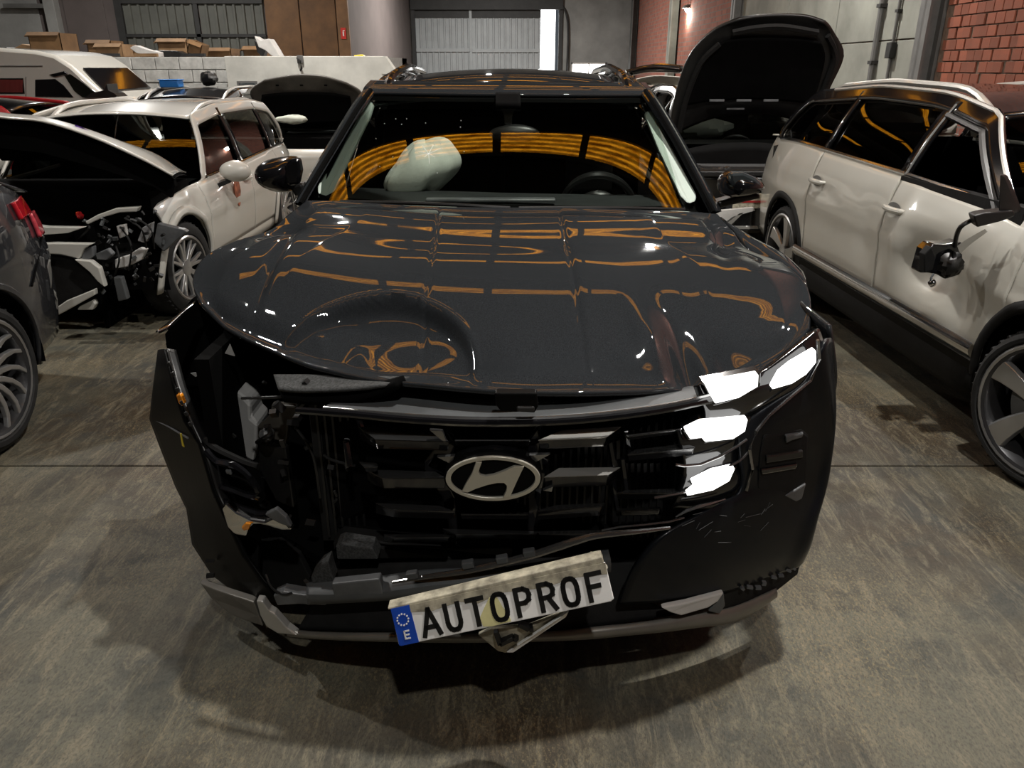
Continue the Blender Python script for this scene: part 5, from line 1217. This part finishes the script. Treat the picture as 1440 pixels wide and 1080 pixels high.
# crash beam and trim
part('crash_beam', rows_patch([pf([(432, 823), (470, 818), (534, 813), (600, 804), (689, 810 - 8), (745, 797), (810, 785), (856, 776)], .03), pf([(434, 836), (470, 836), (540, 832), (600, 824), (689, 816), (745, 808), (810, 796), (858, 787)], -.01), pf([(434, 846), (470, 844), (540, 840), (600, 834), (660, 824), (745, 816), (810, 806), (858, 800)], .0)], 5, 5), 'grey_plastic', solid=.02, so=0)
plate('beam_end', [(466, 821), (534, 814), (540, 838), (470, 841)], -.02, 'mid_plastic', .03)
part('trim_strip', tube([PF(x, y, -.02) for x, y in [tuple(v)[:2] for v in cat([(552, 819, 0), (600, 811, 0), (660, 802, 0), (739, 783, 0), (784, 769, 0), (812, 760, 0), (840, 753, 0), (900, 747, 0), (942, 742, 0)], 5)]], [.004+.006*math.sin(min(1, k/40)*math.pi) for k in range(41)], 8), 'bar_chrome')
part('trim_clip', join(*[box(PF(x, y, -.02), (.03, .02, .018), rotm(y=-12)) for x, y in ((580, 808), (658, 793), (706, 786), (744, 777))]), 'grey_plastic', smooth=0, bevel=.003, kind='stuff')
part('trim_strip', tube([PF(x, y, -.0) for x, y in ((846, 746), (872, 741), (905, 738), (940, 734), (962, 728))], .003, 6), 'bar_chrome')
plate('absorber_foam', [(472, 768), (480, 765), (524, 772), (532, 787), (474, 787)], .05, 'foam', .06)
plate('absorber_carrier', [(478, 756), (560, 766), (640, 772), (720, 770), (720, 784), (640, 788), (530, 786), (526, 772), (474, 766), (470, 775), (468, 764)], .10, 'matte_black', .06)
plate('absorber_foam', [(437, 812), (450, 795), (462, 788), (464, 800), (470, 818), (440, 824)], .02, 'foam', .05)
plate('broken_mount', [(384, 838), (398, 832), (420, 836), (436, 838), (462, 846), (458, 852), (420, 850), (390, 852)], -.01, 'mid_plastic', .04)
part('dangling_wire', tube(cat([PF(374, 808, .02), PF(382, 826, .0), PF(398, 836, -.01), PF(410, 834, -.01)], 5), .0035, 6), 'satin_black')

# torn left side ------------------------------------------
sh = [[(224, 492, .22), (228, 491, .18), (233, 491, .15)], [(217, 545, .24), (231, 545, .17), (247, 545, .10)], [(212, 589, .26), (237, 590, .17), (263, 592, .08)], [(226, 627, .24), (256, 624, .15), (284, 624, .06)],
      [(249, 685, .20), (276, 686, .12), (303, 690, .04)], [(264, 715, .18), (291, 721, .10), (319, 726, .03)], [(272, 765, .16), (307, 775, .08), (346, 780, .03)], [(300, 808, .14), (332, 815, .08), (372, 816, .03)], [(345, 842, .10), (367, 846, .06), (397, 842, .02)]]
part('torn_bumper', rows_patch([pf(r) for r in sh], 5, 1), 'torn_black', solid=.010, so=0, smooth=28)
fl = [(234, 491, .15), (242, 520, .12), (250, 548, .10), (266, 590, .07), (280, 620, .06), (292, 650, .05), (304, 690, .04), (314, 712, .035)]
part('bumper_flange', rows_patch([pf(fl), [PF(x+13, y+2, o+.03) for x, y, o in fl]], 4, 3), 'satin_black', solid=.008, so=0)
part('flange_tab', join(*[box(PF(x, y, .03), (.010, .008, .012), rotm(y=-24)) for x, y in ((238, 512), (243, 526), (262, 582), (268, 596), (250, 548), (256, 566))]), 'satin_black', smooth=0, bevel=.002, kind='stuff')
plate('amber_marker', [(247, 556), (253, 555), (259, 568), (256, 572), (251, 568)], .03, 'amber', .02)
part('bumper_crease', tube([PF(x, y, o-.006) for x, y, o in ((213, 588, .26), (237, 600, .17), (264, 616, .08))], .003, 5), 'mid_plastic')
plate('yellow_scratch', [(253, 610), (255, 610), (257, 622), (259, 629), (256, 627)], .085, 'yellow', .004, None, 0)
tk = [(300, 546), (306, 543), (333, 552), (344, 560), (352, 569), (353, 588), (362, 596), (361, 626), (356, 652), (338, 641), (330, 624), (322, 600), (311, 582), (299, 571)]
part('washer_tank', prism(pf(tk, .26), (0, .12, 0)), 'tank', smooth=0, bevel=.018)
plate('tank_strap', [(299, 560), (316, 550), (321, 553), (301, 568)], .23, 'satin_black', .02)
plate('lamp_carrier', [(381, 569), (417, 571), (416, 590), (406, 594), (404, 615), (400, 630), (380, 622), (362, 617), (362, 600), (372, 592), (381, 580)], .20, 'carrier', .03, None, .006)
plate('lamp_carrier', [(362, 622), (402, 630), (412, 700), (414, 716), (388, 705), (364, 660)], .18, 'satin_black', .03, None, .006)
part('carrier_boss', blob(PF(376, 611, .17), .02, 3, .2), 'mid_plastic')
part('hose', tube(cat([PF(362, 622, .17), PF(372, 616, .13), PF(380, 610, .14), PF(378, 602, .17)], 5), .007, 8), 'satin_black')
plate('liner_panel', [(290, 575), (306, 585), (320, 612), (326, 632), (318, 640), (298, 610)], .24, 'carrier', .03, None, .006)
part('lamp_frame', tube(cat([PF(x, y, .08) for x, y in ((288, 618), (300, 628), (318, 638), (345, 650), (364, 656))], 4), .010, 6), 'satin_black')
part('lamp_frame', tube(cat([PF(x, y, .06) for x, y in ((290, 634), (304, 648), (320, 652), (332, 656), (352, 672), (364, 696), (352, 698), (330, 690), (310, 684))], 4), .010, 6), 'gloss_black')
part('lamp_frame', tube(cat([PF(x, y, .05) for x, y in ((304, 698), (318, 706), (345, 716), (370, 722), (392, 718))], 4), .009, 6), 'gloss_black')
plate('frame_web', [(302, 650), (326, 656), (350, 676), (356, 692), (322, 684), (308, 672)], .12, 'matte_black', .02)
plate('frame_clip', [(316, 661), (324, 662), (326, 669), (318, 667)], .05, 'mid_plastic', .01)
cf = plate('lamp_fragment', [(312, 716), (318, 708), (332, 720), (352, 730), (372, 733), (392, 724), (402, 736), (412, 746), (396, 746), (376, 740), (366, 738), (356, 738), (350, 744), (346, 755), (330, 752), (320, 742)], .02, 'chrome', .03, None, .006, label='broken chrome lamp fragment')
plate('amber_reflector', [(339, 742), (345, 736), (353, 737), (349, 746), (342, 747)], .012, 'amber', .02, cf)
plate('fragment_edge', [(372, 724), (388, 716), (402, 728), (410, 742), (396, 738), (384, 732)], .015, 'mid_plastic', .02, cf)
plate('inner_liner', [(272, 764), (320, 772), (352, 766), (392, 762), (420, 782), (436, 812), (430, 836), (396, 842), (350, 842), (304, 806)], .16, 'matte_black', .03)
plate('liner_fin', [(344, 752), (364, 762), (360, 840), (346, 836), (330, 800)], .10, 'satin_black', .03)
part('arch_liner', rows_patch([pf([(240, 480, .4), (300, 470, .45), (420, 520, .5)]), pf([(270, 600, .42), (330, 600, .5), (430, 620, .5)]), pf([(320, 760, .35), (380, 760, .42), (460, 770, .45)])], 5, 5), 'void_black', solid=.02)
rnd = random.Random(11)
fr_ = []
for _ in range(46):
    x, y = rnd.uniform(290, 470), rnd.uniform(530, 850); q = PF(x, y, rnd.uniform(.06, .22))
    fr_.append(box(q, (rnd.uniform(.006, .03), rnd.uniform(.004, .02), rnd.uniform(.006, .03)), rotm(rnd.uniform(0, 90), rnd.uniform(0, 90), rnd.uniform(0, 90))))
part('broken_fragments', join(*fr_), 'satin_black', smooth=0, kind='stuff')
plate('paint_chip', [(268, 525), (278, 524), (281, 527), (275, 530)], .2, 'tank', .004, None, 0)
plate('paint_chip', [(323, 484), (330, 501), (316, 497)], .2, 'tank', .004, None, 0)
for pts in (((484, 622), (489, 640), (486, 655), (490, 662)), ((455, 640), (470, 648), (500, 655)), ((470, 690), (474, 700), (470, 706)), ((340, 560), (400, 558), (430, 552), (470, 560)), ((415, 600), (440, 640), (450, 700))):
    part('torn_wire', tube(cat([PF(x, y, .10) for x, y in pts], 5), .004, 6), 'satin_black')
part('headlamp_stay', prism(pf([(482, 620), (490, 621), (494, 656), (486, 660)], .09), (0, .02, 0)), 'mid_plastic', smooth=0, bevel=.003)

# number plates -------------------------------------------
PY = 1.44
BL_, BR_, TR_, TL_ = P(561, 909, PY), P(864, 845, PY), P(857, 788, PY+.03), P(545, 858, PY+.03)
ex = (BR_-BL_); ey = ((TL_-BL_)+(TR_-BR_))/2; en = ex.cross(ey).normalized()
if en.y > 0: en = -en
def q2(a, b, d=0): return BL_+ex*a+ey*b+en*d
np_ = part('number_plate', prism([q2(a, b) for a, b in ((0, .04), (.012, 0), (.985, 0), (1, .05), (.995, 1), (0, 1))], -en*.006), 'plate_white', smooth=0, bevel=.002, label='dirty white number plate hanging askew')
part('plate_band', prism([q2(a, b, .001) for a, b in ((0.003, .03), (.012, .005), (.096, .005), (.09, .99), (.001, .99))], -en*.002), 'plate_blue', np_, smooth=0)
part('plate_grime', prism([q2(a, b, .0012) for a, b in ((.09, .99), (.09, .80), (.18, .72), (.32, .80), (.40, .66), (.52, .80), (.70, .70), (.86, .78), (.995, .70), (.995, .99))], -en*.0016), 'plate_dirty', np_, smooth=0)
part('plate_holder', prism([q2(a, b) for a, b in ((-.012, .98), (.99, .98), (.985, 1.14), (.6, 1.10), (.3, 1.06), (-.012, 1.03))], Vector((0, .03, 0))), 'plate_dirty', np_, smooth=0, bevel=.002)
def strokes(segs, cx, wd=.016, hgt=.66, base=.13, cw=.050):
    """letter drawn as flat strokes; segs in a unit box"""
    out = []; sx = ex.length; sy = ey.length
    for a, b in segs:
        A = Vector((cx*sx+(a[0]-.5)*cw*sx*1.55, (base+a[1]*hgt)*sy)); B = Vector((cx*sx+(b[0]-.5)*cw*sx*1.55, (base+b[1]*hgt)*sy))
        d = (B-A).normalized()*.0045; nn = Vector((-d.y, d.x)).normalized()*.0055
        quad = [A-d+nn, B+d+nn, B+d-nn, A-d-nn]
        out.append(prism([q2(v.x/sx, v.y/sy, .0026) for v in quad], -en*.002))
    return join(*out)
arcO = [(.5+.40*math.copysign(abs(math.cos(a))**.75, math.cos(a)), .5+.5*math.copysign(abs(math.sin(a))**.75, math.sin(a))) for a in [i*math.pi/12 for i in range(25)]]
def chain(p): return list(zip(p, p[1:]))
LET = {'A': [((0.02, 0), (.5, 1)), ((.5, 1), (.98, 0)), ((.2, .30), (.8, .30))],
       'U': chain([(.12, 1), (.12, .30), (.16, .17), (.24, .07), (.36, .01), (.5, 0), (.64, .01), (.76, .07), (.84, .17), (.88, .30), (.88, 1)]),
       'T': [((.05, 1), (.95, 1)), ((.5, 1), (.5, 0))],
       'O': chain(arcO),
       'P': chain([(.14, 0), (.14, 1), (.6, 1), (.84, .9), (.9, .74), (.84, .56), (.6, .46), (.14, .46)]),
       'R': chain([(.14, 0), (.14, 1), (.6, 1), (.84, .9), (.9, .74), (.84, .56), (.6, .48), (.14, .48)])+[((.55, .48), (.92, 0))],
       'F': [((.16, 0), (.16, 1)), ((.16, 1), (.92, 1)), ((.16, .52), (.78, .52))]}
for k, ch in enumerate('AUTOPROF'):
    part('plate_letter', strokes(LET[ch], .168+k*.1085), 'ink', np_, smooth=0)
stars = [prism([q2(.046+.026*math.cos(a)+.0045*math.cos(b), .66+.026*math.sin(a)*ex.length/ey.length+.0045*math.sin(b)*ex.length/ey.length, .002) for b in [i*2*math.pi/6 for i in range(6)]], -en*.001) for a in [i*math.pi/6 for i in range(12)]]
part('star_ring', join(*stars), 'yellow', np_, smooth=0, kind='stuff') if 0 else part('star_ring', join(*stars), 'plate_white', np_, smooth=0, kind='stuff')
E_ = [((.1, 0), (.1, 1)), ((.1, 1), (.9, 1)), ((.1, .5), (.8, .5)), ((.1, 0), (.9, 0))]
eo = []
for a, b in E_:
    sx, sy = ex.length, ey.length
    A = Vector((.050*sx+(a[0]-.5)*.013, .16*sy+a[1]*.018)); B = Vector((.050*sx+(b[0]-.5)*.013, .16*sy+b[1]*.018)); d = (B-A).normalized()*.0018; nn = Vector((-d.y, d.x)).normalized()*.0018
    eo.append(prism([q2(v.x/sx, v.y/sy, .002) for v in (A-d+nn, B+d+nn, B+d-nn, A-d-nn)], -en*.001))
part('country_letter', join(*eo), 'plate_white', np_, smooth=0)
part('yellow_patch', prism([q2(a, b, .0019) for a, b in ((.395, .30), (.40, .06), (.44, .02), (.53, .04), (.525, .22), (.505, .45), (.49, .72), (.455, .75), (.42, .5))], -en*.001), simple('pale_yellow_patch', (.64, .60, .30), .5, 0, 0, .12, 20), np_, smooth=0)  # pale yellow area across the middle of the plate
# folded second plate
pl2 = [P(672, 893, PY+.04), P(690, 885, PY+.03), P(745, 880, PY+.03), P(800, 858, PY+.04), P(790, 872, PY+.04), P(742, 905, PY+.06), P(710, 919, PY+.06), P(700, 914, PY+.05)]
cp = part('folded_plate', prism(pl2, (0, .012, 0)), 'plate_dirty', smooth=0, bevel=.003, label='crumpled dirty plate behind the straight one')
part('folded_corner', prism([P(762, 886, PY+.02), P(800, 860, PY+.02), P(796, 868, PY+.03), P(722, 918, PY+.05), P(712, 918, PY+.05)], (0, .01, 0)), 'plate_white', cp, smooth=0, bevel=.002)
for a, b in (((697, 890), (703, 908)), ((703, 908), (722, 899)), ((722, 899), (728, 902)), ((730, 880), (744, 887)), ((744, 887), (750, 886))):
    A, B = P(*a, PY+.018), P(*b, PY+.018); d = (B-A).normalized(); nn = d.cross(Vector((0, 1, 0))).normalized()*.005
    part('faded_stroke', prism([A+nn, B+nn, B-nn, A-nn], (0, .02, 0)), 'ink', cp, smooth=0)
part('holder_corner', prism([P(800, 812-2, PY+.03), P(832, 779, PY+.06), P(856, 800, PY+.03), P(836, 812, PY+.03)], (0, .015, 0)), 'plate_dirty', np_, smooth=0, bevel=.003)
setoff(Z3)
